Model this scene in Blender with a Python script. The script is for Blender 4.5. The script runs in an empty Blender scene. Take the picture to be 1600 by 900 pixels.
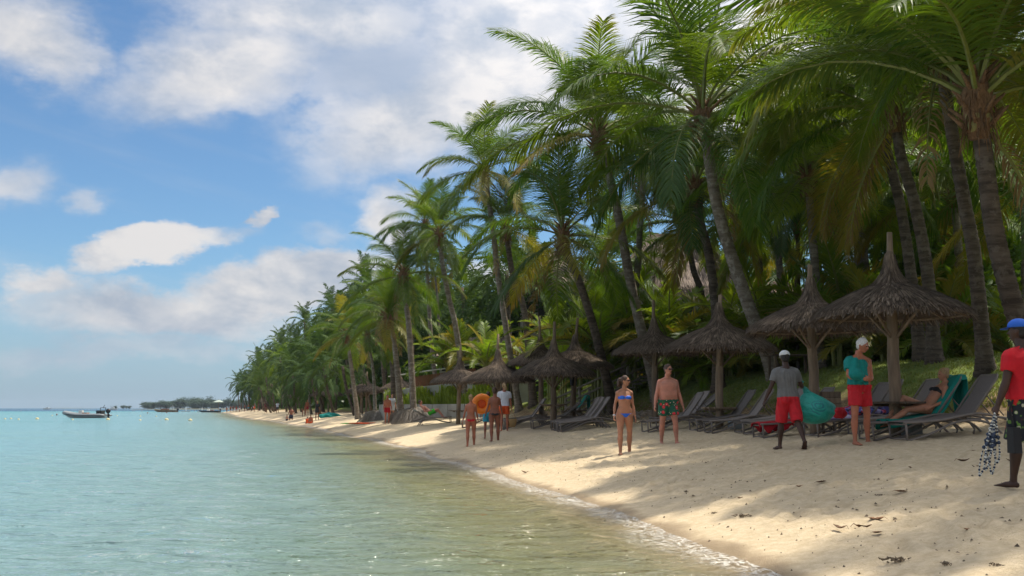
import bpy, math, random
import numpy as np
from mathutils import Vector, Matrix, Quaternion
random.seed(7); np.random.seed(7)
R = math.radians
S = bpy.context.scene
COL = S.collection

# ------------------------------------------------------------------ camera
EYE = 1.5
FOC = 1600.0
PITCH = math.atan(187 / 1600)
cam_data = bpy.data.cameras.new('camera')
cam_data.sensor_width = 36; cam_data.lens = 36.0
cam_data.clip_start = 0.1; cam_data.clip_end = 30000
cam = bpy.data.objects.new('camera', cam_data); COL.objects.link(cam)
cam.location = (0, 0, EYE); cam.rotation_euler = (math.pi / 2 + PITCH, 0, 0)
S.camera = cam
S.view_settings.view_transform = 'Standard'; S.view_settings.look = 'None'
S.view_settings.exposure = 0.47; S.view_settings.gamma = 1.0

def ray(px, py):
    cx, cy = (px - 800) / FOC, (450 - py) / FOC
    return Vector((cx, math.cos(PITCH) - cy * math.sin(PITCH), math.sin(PITCH) + cy * math.cos(PITCH)))
def at(px, py, Y):
    d = ray(px, py)
    return Vector((0, 0, EYE)) + d * (Y / d.y)
def px_x(px, Y):
    return (px - 800) / FOC * Y / 1.003

# ------------------------------------------------------------------ sun and sky
SUN_AZ = Vector((0.88, 0.47)); SUN_EL = R(67)
sd = Vector((SUN_AZ.x * math.cos(SUN_EL), SUN_AZ.y * math.cos(SUN_EL), math.sin(SUN_EL)))
sun_data = bpy.data.lights.new('sun', 'SUN'); sun_data.energy = 4.1; sun_data.angle = R(1.3)
sun_data.color = (1.0, 0.93, 0.80)
sun = bpy.data.objects.new('sun', sun_data); COL.objects.link(sun)
sun.rotation_euler = (-sd).to_track_quat('-Z', 'Y').to_euler()

class NT:
    """tiny node-graph helper"""
    def __init__(s, tree):
        s.t = tree; s.n = tree.nodes; s.l = tree.links
    def node(s, typ, **kw):
        nd = s.n.new(typ)
        for k, v in kw.items():
            if k.startswith('_'): setattr(nd, k[1:], v)
        for k, v in kw.items():
            if not k.startswith('_'): s.put(nd.inputs[k.replace('__', ' ')], v)
        return nd
    def put(s, sock, v):
        if isinstance(v, bpy.types.NodeSocket): s.l.new(v, sock)
        else:
            if isinstance(v, tuple) and len(v) == 3 and sock.type == 'RGBA': v = v + (1,)
            sock.default_value = v
    def m(s, op, a, b=0.0, c=0.0, clamp=False):
        nd = s.n.new('ShaderNodeMath'); nd.operation = op; nd.use_clamp = clamp
        s.put(nd.inputs[0], a); s.put(nd.inputs[1], b); s.put(nd.inputs[2], c)
        return nd.outputs[0]
    def ramp(s, x, a, b, lo=0.0, hi=1.0, smooth=True):
        nd = s.n.new('ShaderNodeMapRange'); nd.interpolation_type = 'SMOOTHSTEP' if smooth else 'LINEAR'
        s.put(nd.inputs[0], x); nd.inputs[1].default_value = a; nd.inputs[2].default_value = b
        nd.inputs[3].default_value = lo; nd.inputs[4].default_value = hi
        return nd.outputs[0]
    def mix(s, f, a, b, mode='MIX'):
        nd = s.n.new('ShaderNodeMix'); nd.data_type = 'RGBA'; nd.blend_type = mode
        s.put(nd.inputs[0], f); s.put(nd.inputs[6], a); s.put(nd.inputs[7], b)
        return nd.outputs[2]
    def noise(s, vec, scale, detail=3, rough=0.5, dist=0.0, out=0):
        nd = s.n.new('ShaderNodeTexNoise'); s.put(nd.inputs['Vector'], vec)
        nd.inputs['Scale'].default_value = scale; nd.inputs['Detail'].default_value = detail
        nd.inputs['Roughness'].default_value = rough; nd.inputs['Distortion'].default_value = dist
        return nd.outputs[out]
    def curve(s, x, stops):
        nd = s.n.new('ShaderNodeValToRGB'); cr = nd.color_ramp
        while len(cr.elements) < len(stops): cr.elements.new(0.5)
        for e, (p, c) in zip(cr.elements, stops): e.position = p; e.color = tuple(c) + (1,)
        s.put(nd.inputs[0], x); return nd.outputs[0]
    def scale(s, vec, v):
        nd = s.n.new('ShaderNodeVectorMath'); nd.operation = 'MULTIPLY'
        s.put(nd.inputs[0], vec); nd.inputs[1].default_value = v
        return nd.outputs[0]

world = bpy.data.worlds.new('World'); S.world = world; world.use_nodes = True
W = NT(world.node_tree); W.n.clear()
sky = W.node('ShaderNodeTexSky', _sky_type='NISHITA', _sun_disc=False, _sun_elevation=SUN_EL,
             _sun_rotation=math.atan2(sd.x, sd.y), _altitude=0.0, _air_density=1.0, _dust_density=0.6, _ozone_density=2.5)
tc = W.node('ShaderNodeTexCoord').outputs['Generated']
sep = W.node('ShaderNodeSeparateXYZ', Vector=tc)
dx, dy, dz = sep.outputs
az = W.m('ARCTAN2', dx, dy); el = W.m('ARCSINE', dz)
elc = W.m('MAXIMUM', el, 0.0)
# cloud field: warped direction-space ellipses (each cloud where it hangs) over a general broken cover
wv = W.node('ShaderNodeCombineXYZ', X=az, Y=W.m('MULTIPLY', el, 1.7), Z=0.0).outputs[0]
w1 = W.noise(wv, 7.0, 5, 0.6); w2 = W.noise(W.scale(wv, (1, 1, 1)), 2.2, 4, 0.55)
nsep = W.node('ShaderNodeSeparateXYZ', Vector=W.noise(wv, 6.0, 6, 0.62, out=1))
waz = W.m('ADD', az, W.m('MULTIPLY', W.m('SUBTRACT', nsep.outputs[0], 0.5), 0.16))
wel = W.m('ADD', el, W.m('MULTIPLY', W.m('SUBTRACT', nsep.outputs[1], 0.5), 0.10))
def blob(px, py, rx, ry, rot=0, soft=0.55, amp=1.0):
    d = ray(px, py).normalized(); a0 = math.atan2(d.x, d.y); e0 = math.asin(d.z)
    A = W.m('SUBTRACT', waz, a0); E = W.m('SUBTRACT', wel, e0)
    c, s_ = math.cos(R(rot)), math.sin(R(rot))
    u = W.m('ADD', W.m('MULTIPLY', A, c / (rx / FOC)), W.m('MULTIPLY', E, s_ / (rx / FOC)))
    v = W.m('ADD', W.m('MULTIPLY', A, -s_ / (ry / FOC)), W.m('MULTIPLY', E, c / (ry / FOC)))
    r = W.m('SQRT', W.m('ADD', W.m('MULTIPLY', u, u), W.m('MULTIPLY', v, v)))
    return W.ramp(r, 1.0 + soft * 0.6, 1.0 - soft, 0.0, amp)
clouds = None
for b in [(20, 55, 130, 62, 0, .7), (370, 95, 220, 75, 14, .8), (520, 20, 260, 70, 0, .8), (690, 160, 230, 120, 15, .65), (860, 80, 280, 150, 0, .6), (600, 100, 200, 110, 0, .9, .8),
          (235, 400, 140, 26, 18, .4), (410, 338, 32, 12, 35, .6), (450, 450, 190, 50, 12, .35), (250, 492, 230, 36, -2, .6),
          (30, 285, 70, 46, 0, .9, .8), (165, 308, 30, 24, 0, .9, .6), (600, 350, 45, 60, 0, .8), (40, 450, 50, 28, 0, .7), (500, 375, 50, 30, 15, .9, .45),
          (620, 560, 200, 30, 0, .6), (1150, 80, 280, 160, 0, .6), (200, 540, 300, 26, 0, .9, .6), (760, 430, 60, 34, 0, .6)]:
    x = blob(*b); clouds = x if clouds is None else W.m('MAXIMUM', clouds, x)
# elsewhere in the sky: a cloudier unseen cover, added for fill light
rest = W.ramp(W.noise(W.scale(tc, (1, 1, 1.6)), 3.2, 6, 0.6), 0.38, 0.54)
infr = W.m('MULTIPLY', W.ramp(W.m('ABSOLUTE', W.m('ADD', az, 0.1)), 0.40, 0.62, 1, 0), W.ramp(el, 0.42, 0.55, 1, 0))
dens = W.m('ADD', W.m('MULTIPLY', clouds, infr), W.m('MULTIPLY', rest, W.m('SUBTRACT', 1.0, infr)), clamp=True)
fine = W.noise(wv, 22.0, 6, 0.65)
dens = W.m('MULTIPLY', dens, W.ramp(W.m('ADD', fine, W.m('MULTIPLY', dens, 0.60)), 0.36, 0.86), clamp=True)
# thin high streaks
st = W.node('ShaderNodeCombineXYZ', X=W.m('ADD', W.m('MULTIPLY', az, 2.2), W.m('MULTIPLY', el, 1.6)), Y=W.m('MULTIPLY', W.m('ADD', el, W.m('MULTIPLY', az, 0.22)), 26.0), Z=0.0).outputs[0]
cir = W.m('MULTIPLY', W.ramp(W.noise(st, 1.0, 5, 0.55), 0.48, 0.80), W.m('MULTIPLY', W.ramp(w2, 0.35, 0.65), 0.35))
lowhaze = W.ramp(elc, 0.0, 0.16, 0.60, 0.0)
dens = W.m('MAXIMUM', dens, cir)
skyc = W.mix(1.0, sky.outputs[0], (0.72, 0.93, 1.06), 'MULTIPLY')
skyc = W.mix(lowhaze, skyc, (2.5, 3.6, 5.2))
shade = W.m('ADD', W.m('MULTIPLY', W.ramp(w1, 0.38, 0.62), 0.6), W.m('MULTIPLY', W.ramp(W.noise(wv, 13.0, 5, 0.6, 0.3), 0.36, 0.62), 0.5), clamp=True)
shade = W.m('MULTIPLY', shade, W.m('SUBTRACT', 1.0, blob(575, 95, 120, 52, 0, .9, .85)))
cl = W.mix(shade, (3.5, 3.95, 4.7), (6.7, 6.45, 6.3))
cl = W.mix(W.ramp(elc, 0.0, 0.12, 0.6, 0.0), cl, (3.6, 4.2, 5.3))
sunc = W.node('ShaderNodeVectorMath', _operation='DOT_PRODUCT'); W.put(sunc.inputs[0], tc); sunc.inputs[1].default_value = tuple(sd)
fill_glow = W.m('ADD', 1.0, W.m('MULTIPLY', W.m('POWER', W.m('MAXIMUM', sunc.outputs['Value'], 0.0), 3.5), 3.6))   # clouds brightened towards the sun to add fill light
cl = W.mix(1.0, cl, W.node('ShaderNodeCombineXYZ', X=fill_glow, Y=fill_glow, Z=fill_glow).outputs[0], 'MULTIPLY')
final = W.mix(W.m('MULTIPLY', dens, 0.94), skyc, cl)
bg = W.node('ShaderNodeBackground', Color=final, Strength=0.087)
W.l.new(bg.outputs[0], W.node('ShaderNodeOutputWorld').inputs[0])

# ------------------------------------------------------------------ helpers: tags, meshes
def tag(o, label=None, cat=None, group=None, kind=None):
    if label: o['label'] = label
    if cat: o['category'] = cat
    if group: o['group'] = group
    if kind: o['kind'] = kind
    return o
def empty(name, loc=(0, 0, 0), rz=0.0, label=None, cat=None, group=None):
    o = bpy.data.objects.new(name, None); COL.objects.link(o)
    o.location = loc; o.rotation_euler = (0, 0, rz); o.empty_display_size = 0.2
    return tag(o, label, cat, group)
def put(name, mesh, parent=None, loc=(0, 0, 0), rot=(0, 0, 0), scl=(1, 1, 1), mat=None, kind=None):
    """link an object for a (shared) mesh; mat overrides the slot on the object itself"""
    o = bpy.data.objects.new(name, mesh); COL.objects.link(o)
    if parent: o.parent = parent
    o.location = loc; o.rotation_euler = rot; o.scale = scl
    if mat and len(mesh.materials):
        o.material_slots[0].link = 'OBJECT'; o.material_slots[0].material = mat
    if kind: o['kind'] = kind
    return o
def kids(o): return [c for c in bpy.data.objects if c.parent == o]
def copy_tree(o, parent=None, table=None):
    if table is None:
        table = {}
        for c in bpy.data.objects:
            if c.parent: table.setdefault(c.parent, []).append(c)
    c = o.copy(); COL.objects.link(c); c.parent = parent
    for k in table.get(o, ()): copy_tree(k, c, table)
    return c

def frame(d, ref=Vector((0, 0, 1))):
    d = d.normalized()
    if abs(d.dot(ref)) > 0.97: ref = Vector((0, 1, 0)) if abs(d.y) < 0.9 else Vector((1, 0, 0))
    a = d.cross(ref).normalized(); b = a.cross(d).normalized()
    return a, b
class MB:
    def __init__(s): s.v = []; s.f = []; s.mi = []; s.cur = 0
    def face(s, *i): s.f.append(i); s.mi.append(s.cur)
    def box(s, c, size, rot=None, taper=1.0):
        c = Vector(c); hx, hy, hz = size[0] / 2, size[1] / 2, size[2] / 2; n = len(s.v)
        for z in (-1, 1):
            k = taper if z > 0 else 1
            for x, y in ((-1, -1), (1, -1), (1, 1), (-1, 1)):
                p = Vector((x * hx * k, y * hy * k, z * hz))
                if rot is not None: p = rot @ p
                s.v.append(p + c)
        for q in ((0, 3, 2, 1), (4, 5, 6, 7), (0, 1, 5, 4), (1, 2, 6, 5), (2, 3, 7, 6), (3, 0, 4, 7)): s.face(*[n + k for k in q])
    def tube(s, pts, rad, n=8, cap=True, ref=Vector((0, 0, 1))):
        """pts list of Vectors; rad scalar / list of scalars / list of (ra, rb); rb lies along the ref side"""
        pts = [Vector(p) for p in pts]; m = len(pts); base = len(s.v)
        if not isinstance(rad, (list, tuple)): rad = [rad] * m
        a0 = None
        for i, p in enumerate(pts):
            d = (pts[min(i + 1, m - 1)] - pts[max(i - 1, 0)])
            if d.length < 1e-9: d = Vector((0, 0, 1))
            d.normalize()
            if a0 is None: a, b = frame(d, ref)
            else:
                a = (a0 - d * a0.dot(d))
                a = a.normalized() if a.length > 1e-6 else frame(d, ref)[0]
                b = a.cross(d).normalized()
            a0 = a
            r = rad[i]; ra, rb = r if isinstance(r, (list, tuple)) else (r, r)
            for k in range(n):
                t = 2 * math.pi * k / n
                s.v.append(p + a * (ra * math.cos(t)) + b * (rb * math.sin(t)))
        for i in range(m - 1):
            for k in range(n):
                k2 = (k + 1) % n
                s.face(base + i * n + k, base + (i + 1) * n + k, base + (i + 1) * n + k2, base + i * n + k2)
        if cap:
            s.face(*[base + k for k in range(n)]); s.face(*[base + (m - 1) * n + k for k in reversed(range(n))])
    def ball(s, c, r, n=10, m=7, rot=None, fn=None):
        c = Vector(c); r = r if isinstance(r, (list, tuple)) else (r, r, r); base = len(s.v)
        def add(p):
            if fn: p = fn(p)
            p = Vector((p[0] * r[0], p[1] * r[1], p[2] * r[2]))
            if rot is not None: p = rot @ p
            s.v.append(p + c)
        add((0, 0, -1))
        for i in range(1, m):
            ph = -math.pi / 2 + math.pi * i / m
            for k in range(n):
                t = 2 * math.pi * k / n; add((math.cos(ph) * math.cos(t), math.cos(ph) * math.sin(t), math.sin(ph)))
        add((0, 0, 1)); top = len(s.v) - 1
        for k in range(n):
            k2 = (k + 1) % n
            s.face(base, base + 1 + k2, base + 1 + k)
            for i in range(m - 2):
                a = base + 1 + i * n
                s.face(a + k, a + k2, a + n + k2, a + n + k)
            s.face(top, base + 1 + (m - 2) * n + k, base + 1 + (m - 2) * n + k2)
    def lathe(s, prof, n=24, fn=None):
        base = len(s.v)
        for r, z in prof:
            for k in range(n):
                t = 2 * math.pi * k / n; rr = r * (fn(t, r, z) if fn else 1)
                s.v.append(Vector((rr * math.cos(t), rr * math.sin(t), z)))
        for i in range(len(prof) - 1):
            for k in range(n):
                k2 = (k + 1) % n
                s.face(base + i * n + k, base + i * n + k2, base + (i + 1) * n + k2, base + (i + 1) * n + k)
    def mesh(s, name, mats, smooth=False):
        me = bpy.data.meshes.new(name); me.from_pydata([tuple(p) for p in s.v], [], s.f)
        mats = mats if isinstance(mats, (list, tuple)) else [mats]
        for m_ in mats: me.materials.append(m_)
        if len(mats) > 1: me.polygons.foreach_set('material_index', s.mi)
        if smooth: me.polygons.foreach_set('use_smooth', [True] * len(me.polygons))
        me.update(); return me
    def build(s, name, mats, parent=None, loc=(0, 0, 0), smooth=False, kind=None, label=None):
        o = put(name, s.mesh(name, mats, smooth), parent, loc)
        if kind: o['kind'] = kind
        if label: o['label'] = label
        return o

def grid_mesh(name, X, Y, Z, mats, attrs=None, smooth=True):
    r, c = X.shape
    me = bpy.data.meshes.new(name)
    co = np.stack([X, Y, Z], -1).reshape(-1, 3).astype(np.float32)
    me.vertices.add(r * c); me.vertices.foreach_set('co', co.ravel())
    i = np.arange(r * c).reshape(r, c)
    q = np.stack([i[:-1, :-1], i[:-1, 1:], i[1:, 1:], i[1:, :-1]], -1).reshape(-1, 4)
    me.loops.add(q.size); me.loops.foreach_set('vertex_index', q.ravel().astype(np.int32))
    me.polygons.add(len(q)); me.polygons.foreach_set('loop_start', (np.arange(len(q)) * 4).astype(np.int32))
    if smooth: me.polygons.foreach_set('use_smooth', np.ones(len(q), bool))
    for k, a in (attrs or {}).items():
        at_ = me.attributes.new(k, 'FLOAT', 'POINT'); at_.data.foreach_set('value', a.ravel().astype(np.float32))
    for m_ in mats: me.materials.append(m_)
    me.update(calc_edges=True); me.validate()
    return me

_p = np.random.RandomState(3).rand(512, 512)
def vnoise(x, y):
    xi = np.floor(x).astype(int); yi = np.floor(y).astype(int); fx = x - xi; fy = y - yi
    fx = fx * fx * (3 - 2 * fx); fy = fy * fy * (3 - 2 * fy)
    g = lambda a, b: _p[a % 512, b % 512]
    return (g(xi, yi) * (1 - fx) + g(xi + 1, yi) * fx) * (1 - fy) + (g(xi, yi + 1) * (1 - fx) + g(xi + 1, yi + 1) * fx) * fy
def fbm(x, y, o=4):
    x = np.asarray(x, float); y = np.asarray(y, float); r = 0; a = 0.5
    for k in range(o):
        r = r + a * (vnoise(x + 17.3 * k, y + 5.1 * k) - 0.5); x = x * 2.03; y = y * 2.03; a *= 0.5
    return r

# ------------------------------------------------------------------ materials
def material(name):
    m = bpy.data.materials.new(name); m.use_nodes = True
    n = NT(m.node_tree); n.n.clear(); return m, n
def finish(n, shader, disp=None):
    out = n.node('ShaderNodeOutputMaterial'); n.l.new(shader, out.inputs[0])
def bump(n, h, strength, dist, normal=None):
    b = n.node('ShaderNodeBump', Strength=strength, Distance=dist, Height=h)
    if normal is not None: n.l.new(normal, b.inputs['Normal'])
    return b.outputs[0]
def simple(name, col, rough=0.7, var=0.15, scale=8.0, bmp=0.2, bdist=0.01, metal=0.0, spec=0.4, stretch=(1, 1, 1), obj_rand=0.0, sheen=0.0):
    m, n = material(name)
    co = n.scale(n.node('ShaderNodeTexCoord').outputs['Object'], stretch)
    nz = n.noise(co, scale, 5, 0.6)
    f = n.ramp(nz, 0.3, 0.7, 1 - var, 1 + var, False)
    if obj_rand:
        f = n.m('MULTIPLY', f, n.ramp(n.node('ShaderNodeObjectInfo').outputs['Random'], 0, 1, 1 - obj_rand, 1 + obj_rand, False))
    c = n.mix(1.0, tuple(col), n.node('ShaderNodeCombineXYZ', X=f, Y=f, Z=f).outputs[0], 'MULTIPLY')
    b = n.node('ShaderNodeBsdfPrincipled', Base__Color=c, Roughness=rough, Metallic=metal)
    b.inputs['Specular IOR Level'].default_value = spec
    if bmp: n.l.new(bump(n, nz, bmp, bdist), b.inputs['Normal'])
    finish(n, b.outputs[0]); return m
def leaf_mat(name, c1, c2, trans=0.4, tc_=None, rough=0.45, tip=None, spec=0.32):
    """leaf: colour varies leaf by leaf and object by object, light passes through"""
    m, n = material(name)
    oi = n.node('ShaderNodeObjectInfo').outputs['Random']
    geo = n.node('ShaderNodeNewGeometry')
    f = n.m('ADD', n.m('MULTIPLY', oi, 0.6), n.m('MULTIPLY', geo.outputs['Random Per Island'], 0.4))
    c = n.mix(f, tuple(c1), tuple(c2))
    if tip:
        at_ = n.node('ShaderNodeAttribute', _attribute_name='tip')
        k = n.m('MULTIPLY', n.ramp(at_.outputs['Fac'], 0.45, 1.0), n.ramp(oi, 0.35, 0.9, 0.0, 0.75))
        c = n.mix(k, c, tuple(tip))
    b = n.node('ShaderNodeBsdfPrincipled', Base__Color=c, Roughness=rough)
    b.inputs['Specular IOR Level'].default_value = spec
    tcol = n.mix(1.0, c, tc_ or (1.5, 1.45, 0.45), 'MULTIPLY')
    t = n.node('ShaderNodeBsdfTranslucent', Color=tcol)
    mx = n.node('ShaderNodeMixShader', Fac=trans); n.l.new(b.outputs[0], mx.inputs[1]); n.l.new(t.outputs[0], mx.inputs[2])
    finish(n, mx.outputs[0]); return m

FROND_G = leaf_mat('frond_green', (0.046, 0.105, 0.010), (0.130, 0.178, 0.018), 0.46, tip=(0.16, 0.13, 0.03))
FROND_D = leaf_mat('frond_dark', (0.040, 0.090, 0.020), (0.075, 0.135, 0.026), 0.42)
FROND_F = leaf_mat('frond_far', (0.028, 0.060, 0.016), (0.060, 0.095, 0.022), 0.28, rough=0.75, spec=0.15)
FROND_Y = leaf_mat('frond_yellowing', (0.15, 0.165, 0.025), (0.28, 0.22, 0.04), 0.4, tip=(0.22, 0.11, 0.03))
FROND_B = leaf_mat('frond_dry', (0.17, 0.11, 0.05), (0.26, 0.17, 0.08), 0.25, rough=0.8)
FROND_L = leaf_mat('frond_bright', (0.10, 0.19, 0.02), (0.22, 0.27, 0.03), 0.5)
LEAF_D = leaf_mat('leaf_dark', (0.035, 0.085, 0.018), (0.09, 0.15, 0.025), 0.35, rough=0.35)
LEAF_M = leaf_mat('leaf_mid', (0.07, 0.15, 0.018), (0.16, 0.25, 0.03), 0.4)
LEAF_FAR = leaf_mat('leaf_far', (0.05, 0.085, 0.06), (0.08, 0.12, 0.08), 0.2, rough=0.8, tc_=(1.1, 1.1, 0.8))
GRASSM = leaf_mat('grass', (0.08, 0.13, 0.025), (0.20, 0.21, 0.06), 0.35, rough=0.6)
PETIOLE = simple('frond_stalk', (0.14, 0.15, 0.03), 0.5, 0.25)

def trunk_material(name, c1, c2, lichen):
    m, n = material(name)
    co = n.node('ShaderNodeTexCoord').outputs['Object']
    ringn = n.noise(n.scale(co, (1.2, 1.2, 9.0)), 1.0, 4, 0.7)
    spots = n.ramp(n.noise(co, 5.0, 6, 0.65), 0.52, 0.62)
    c = n.mix(n.ramp(ringn, 0.35, 0.65), tuple(c1), tuple(c2))
    c = n.mix(n.m('MULTIPLY', spots, 0.6), c, tuple(lichen))
    b = n.node('ShaderNodeBsdfPrincipled', Base__Color=c, Roughness=0.9)
    b.inputs['Specular IOR Level'].default_value = 0.15
    n.l.new(bump(n, n.noise(n.scale(co, (3, 3, 14)), 1.6, 6, 0.75), 0.9, 0.05), b.inputs['Normal'])
    finish(n, b.outputs[0]); return m
TRUNK = trunk_material('palm_bark', (0.13, 0.105, 0.080), (0.23, 0.19, 0.15), (0.33, 0.30, 0.26))
TRUNK_D = trunk_material('palm_bark_dark', (0.06, 0.045, 0.035), (0.13, 0.10, 0.075), (0.17, 0.14, 0.11))
FIBRE = simple('palm_fibre', (0.16, 0.085, 0.04), 0.95, 0.5, 14, 0.8, 0.03, stretch=(3, 3, 1))
NUT = simple('coconut_husk', (0.22, 0.19, 0.06), 0.55, 0.3, 6, obj_rand=0.3)
ROOT = simple('palm_root', (0.30, 0.265, 0.23), 0.95, 0.4, 12, 0.8, 0.02)
WOOD = simple('post_wood', (0.19, 0.135, 0.088), 0.85, 0.35, 3, 0.5, 0.02, stretch=(4, 4, 0.6), obj_rand=0.2)
WOOD_D = simple('dark_wood', (0.10, 0.07, 0.045), 0.85, 0.35, 3, 0.5, 0.02, stretch=(4, 4, 0.6))
WOOD_G = simple('grey_wood', (0.24, 0.21, 0.17), 0.9, 0.3, 3, 0.5, 0.02, stretch=(4, 4, 0.6))
def thatch_material(name, c1, c2):
    m, n = material(name)
    isl = n.node('ShaderNodeNewGeometry').outputs['Random Per Island']
    co = n.node('ShaderNodeTexCoord').outputs['Object']
    c = n.mix(n.m('POWER', isl, 1.7), tuple(c1), tuple(c2))
    c = n.mix(n.ramp(n.noise(co, 1.6, 5, 0.6), 0.4, 0.7, 0, 0.5), c, tuple(0.55 * x for x in c1))
    b = n.node('ShaderNodeBsdfPrincipled', Base__Color=c, Roughness=0.85); b.inputs['Specular IOR Level'].default_value = 0.25
    n.l.new(bump(n, n.noise(co, 30.0, 3), 0.5, 0.01), b.inputs['Normal'])
    finish(n, b.outputs[0]); return m
THATCH = thatch_material('thatch', (0.070, 0.050, 0.035), (0.27, 0.20, 0.145))
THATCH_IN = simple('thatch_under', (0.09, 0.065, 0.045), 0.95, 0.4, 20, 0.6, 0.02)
# ------------------------------------------------------------------ terrain
YK = [-40, 0, 5, 9.1, 12.8, 18.7, 23.8, 30.8, 45, 60, 96, 160, 250, 330, 370, 420, 600, 3200]
XK = [4.5, 3.1, 2.9, 2.5, 1.7, 0.75, -0.45, -2.1, -5.6, -9.8, -20.5, -42, -68, -93, -92, -60, 300, 2200]
UK = [-6000, -300, -60, -20, -8, -3, -1, 0, 1, 2, 3.4, 6, 8.5, 9.3, 10.3, 11.6, 13, 16, 30, 200, 9000]
ZK = [-9, -5, -2.0, -1.15, -0.72, -0.36, -0.15, 0, 0.20, 0.38, 0.60, 0.86, 1.02, 1.25, 1.85, 2.5, 2.78, 2.92, 3.3, 5.5, 6]
_ud = np.concatenate([np.linspace(-12, 22, 681)])
_zd = np.interp(_ud, UK, ZK); _k = np.hanning(17); _k /= _k.sum()
_zs = np.convolve(np.pad(_zd, 8, mode='edge'), _k, 'valid')
def xs(Y):
    Y = np.asarray(Y, float)
    return (np.interp(Y - 1.5, YK, XK) + np.interp(Y, YK, XK) + np.interp(Y + 1.5, YK, XK)) / 3 + 0.16 * np.sin(Y * 0.55) * np.clip((Y - 4) / 12, 0, 1) + 0.3 * np.sin(Y * 0.17 + 1) * np.clip((Y - 20) / 30, 0, 1)
def prof(u): return np.where((u > -11.5) & (u < 21.5), np.interp(u, _ud, _zs), np.interp(u, UK, ZK))
def terrain(X, Y, fine=False):
    X = np.asarray(X, float); Y = np.asarray(Y, float)
    u = X - xs(Y)
    wob = 0.7 * fbm(X * 0.25, Y * 0.25 + 9, 3) * np.clip((u - 6) / 3, 0, 1)
    z = prof(u + wob)
    bank = np.clip((70 - Y) / 14, 0.35, 1)                      # the bank fades where the wall takes over
    z = np.where(u > 7, prof(np.minimum(u, 7.0)) + (z - prof(np.minimum(u, 7.0))) * bank, z)
    z = z + 0.12 * np.clip((23 - Y) / 5, 0, 1) * np.clip(u / 6, 0, 1)
    z = z + 0.25 * fbm(X * 0.5 + 30, Y * 0.5, 3) * np.clip((u - 8.5) / 2, 0, 1)
    z = z + 0.03 * fbm(X * 0.8, Y * 0.8, 3) * np.clip(u / 1.5, 0, 1)
    return z
def tz(x, y): return float(terrain(x, y))
def ground_px(px, py):
    d = ray(px, py); t = 3.0
    while t < 600:
        p = Vector((0, 0, EYE)) + d * t
        if p.z <= tz(p.x, p.y): return p
        t += 0.05 if t < 60 else 0.5
    return p

m, n = material('beach_ground')
geo = n.node('ShaderNodeNewGeometry'); pos = geo.outputs['Position']
zz = n.node('ShaderNodeSeparateXYZ', Vector=pos).outputs[2]
ua = n.node('ShaderNodeAttribute', _attribute_name='u').outputs['Fac']
nl = n.noise(pos, 0.6, 5, 0.6); ns = n.noise(pos, 9.0, 6, 0.7); ng = n.noise(pos, 60.0, 4, 0.7); nm = n.noise(pos, 2.2, 5, 0.65)
sand = n.mix(n.ramp(ns, 0.3, 0.7), (0.50, 0.39, 0.245), (0.63, 0.51, 0.345))
sand = n.mix(n.ramp(nm, 0.50, 0.72, 0, 0.35), sand, (0.44, 0.335, 0.205))
sand = n.mix(n.ramp(ng, 0.62, 0.75, 0, 0.4), sand, (0.30, 0.23, 0.15))
wetn = n.m('ADD', zz, n.m('MULTIPLY', n.m('SUBTRACT', nl, 0.5), 0.22))
wet = n.ramp(wetn, 0.02, 0.075, 1, 0)
sand = n.mix(n.m('MULTIPLY', wet, 0.80), sand, (0.25, 0.175, 0.10))
uu = n.m('ADD', ua, n.m('MULTIPLY', n.m('SUBTRACT', nl, 0.5), 2.6))
dirt = n.mix(n.ramp(ns, 0.35, 0.65), (0.16, 0.095, 0.050), (0.34, 0.235, 0.13))
grass = n.mix(n.ramp(nm, 0.35, 0.65), (0.10, 0.155, 0.025), (0.19, 0.235, 0.05))
grass = n.mix(n.ramp(ns, 0.50, 0.68, 0, 0.6), grass, (0.22, 0.165, 0.08))
c = n.mix(n.ramp(uu, 8.2, 9.2), sand, dirt)
c = n.mix(n.ramp(n.m('ADD', uu, n.m('MULTIPLY', n.m('SUBTRACT', nm, 0.5), 3.0)), 9.2, 10.8), c, grass)
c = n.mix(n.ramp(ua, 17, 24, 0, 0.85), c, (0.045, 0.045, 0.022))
b = n.node('ShaderNodeBsdfPrincipled', Base__Color=c, Roughness=n.ramp(wetn, 0.0, 0.06, 0.32, 0.95))
b.inputs['Specular IOR Level'].default_value = 0.3
h = n.m('ADD', n.m('MULTIPLY', ns, n.ramp(wetn, 0.05, 0.2, 0.25, 1.0)), n.m('MULTIPLY', ng, 0.35))
n.l.new(bump(n, h, 0.85, 0.05), b.inputs['Normal']); finish(n, b.outputs[0]); GROUND = m

def spaced(segs):
    out = []
    for a, b_, k in segs: out += list(np.linspace(a, b_, k, endpoint=False))
    return np.array(out)
rows = np.concatenate([spaced([(-40, 4, 20), (4, 9, 40), (9, 24, 190), (24, 45, 150), (45, 75, 90), (75, 160, 60), (160, 430, 60)]), np.geomspace(430, 3250, 22)])
cols = np.concatenate([-np.geomspace(3600, 12, 38), spaced([(-12, -2, 25), (-2, 8.5, 120), (8.5, 14, 55), (14, 30, 30)]), np.geomspace(30, 3600, 34)])
Yg, Ug = np.meshgrid(rows, cols, indexing='ij'); Xg = xs(rows)[:, None] + Ug
Zg = terrain(Xg, Yg)
dry = np.clip((Ug - 0.5) / 1.0, 0, 1) * np.clip((9.5 - Ug) / 1.0, 0, 1) * np.clip((60 - Yg) / 20, 0, 1)
Zg = Zg + dry * (0.035 * fbm(Xg * 2.6, Yg * 2.6, 3) + 0.02 * fbm(Xg * 7, Yg * 7, 2))
rs = np.random.RandomState(5)
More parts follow.
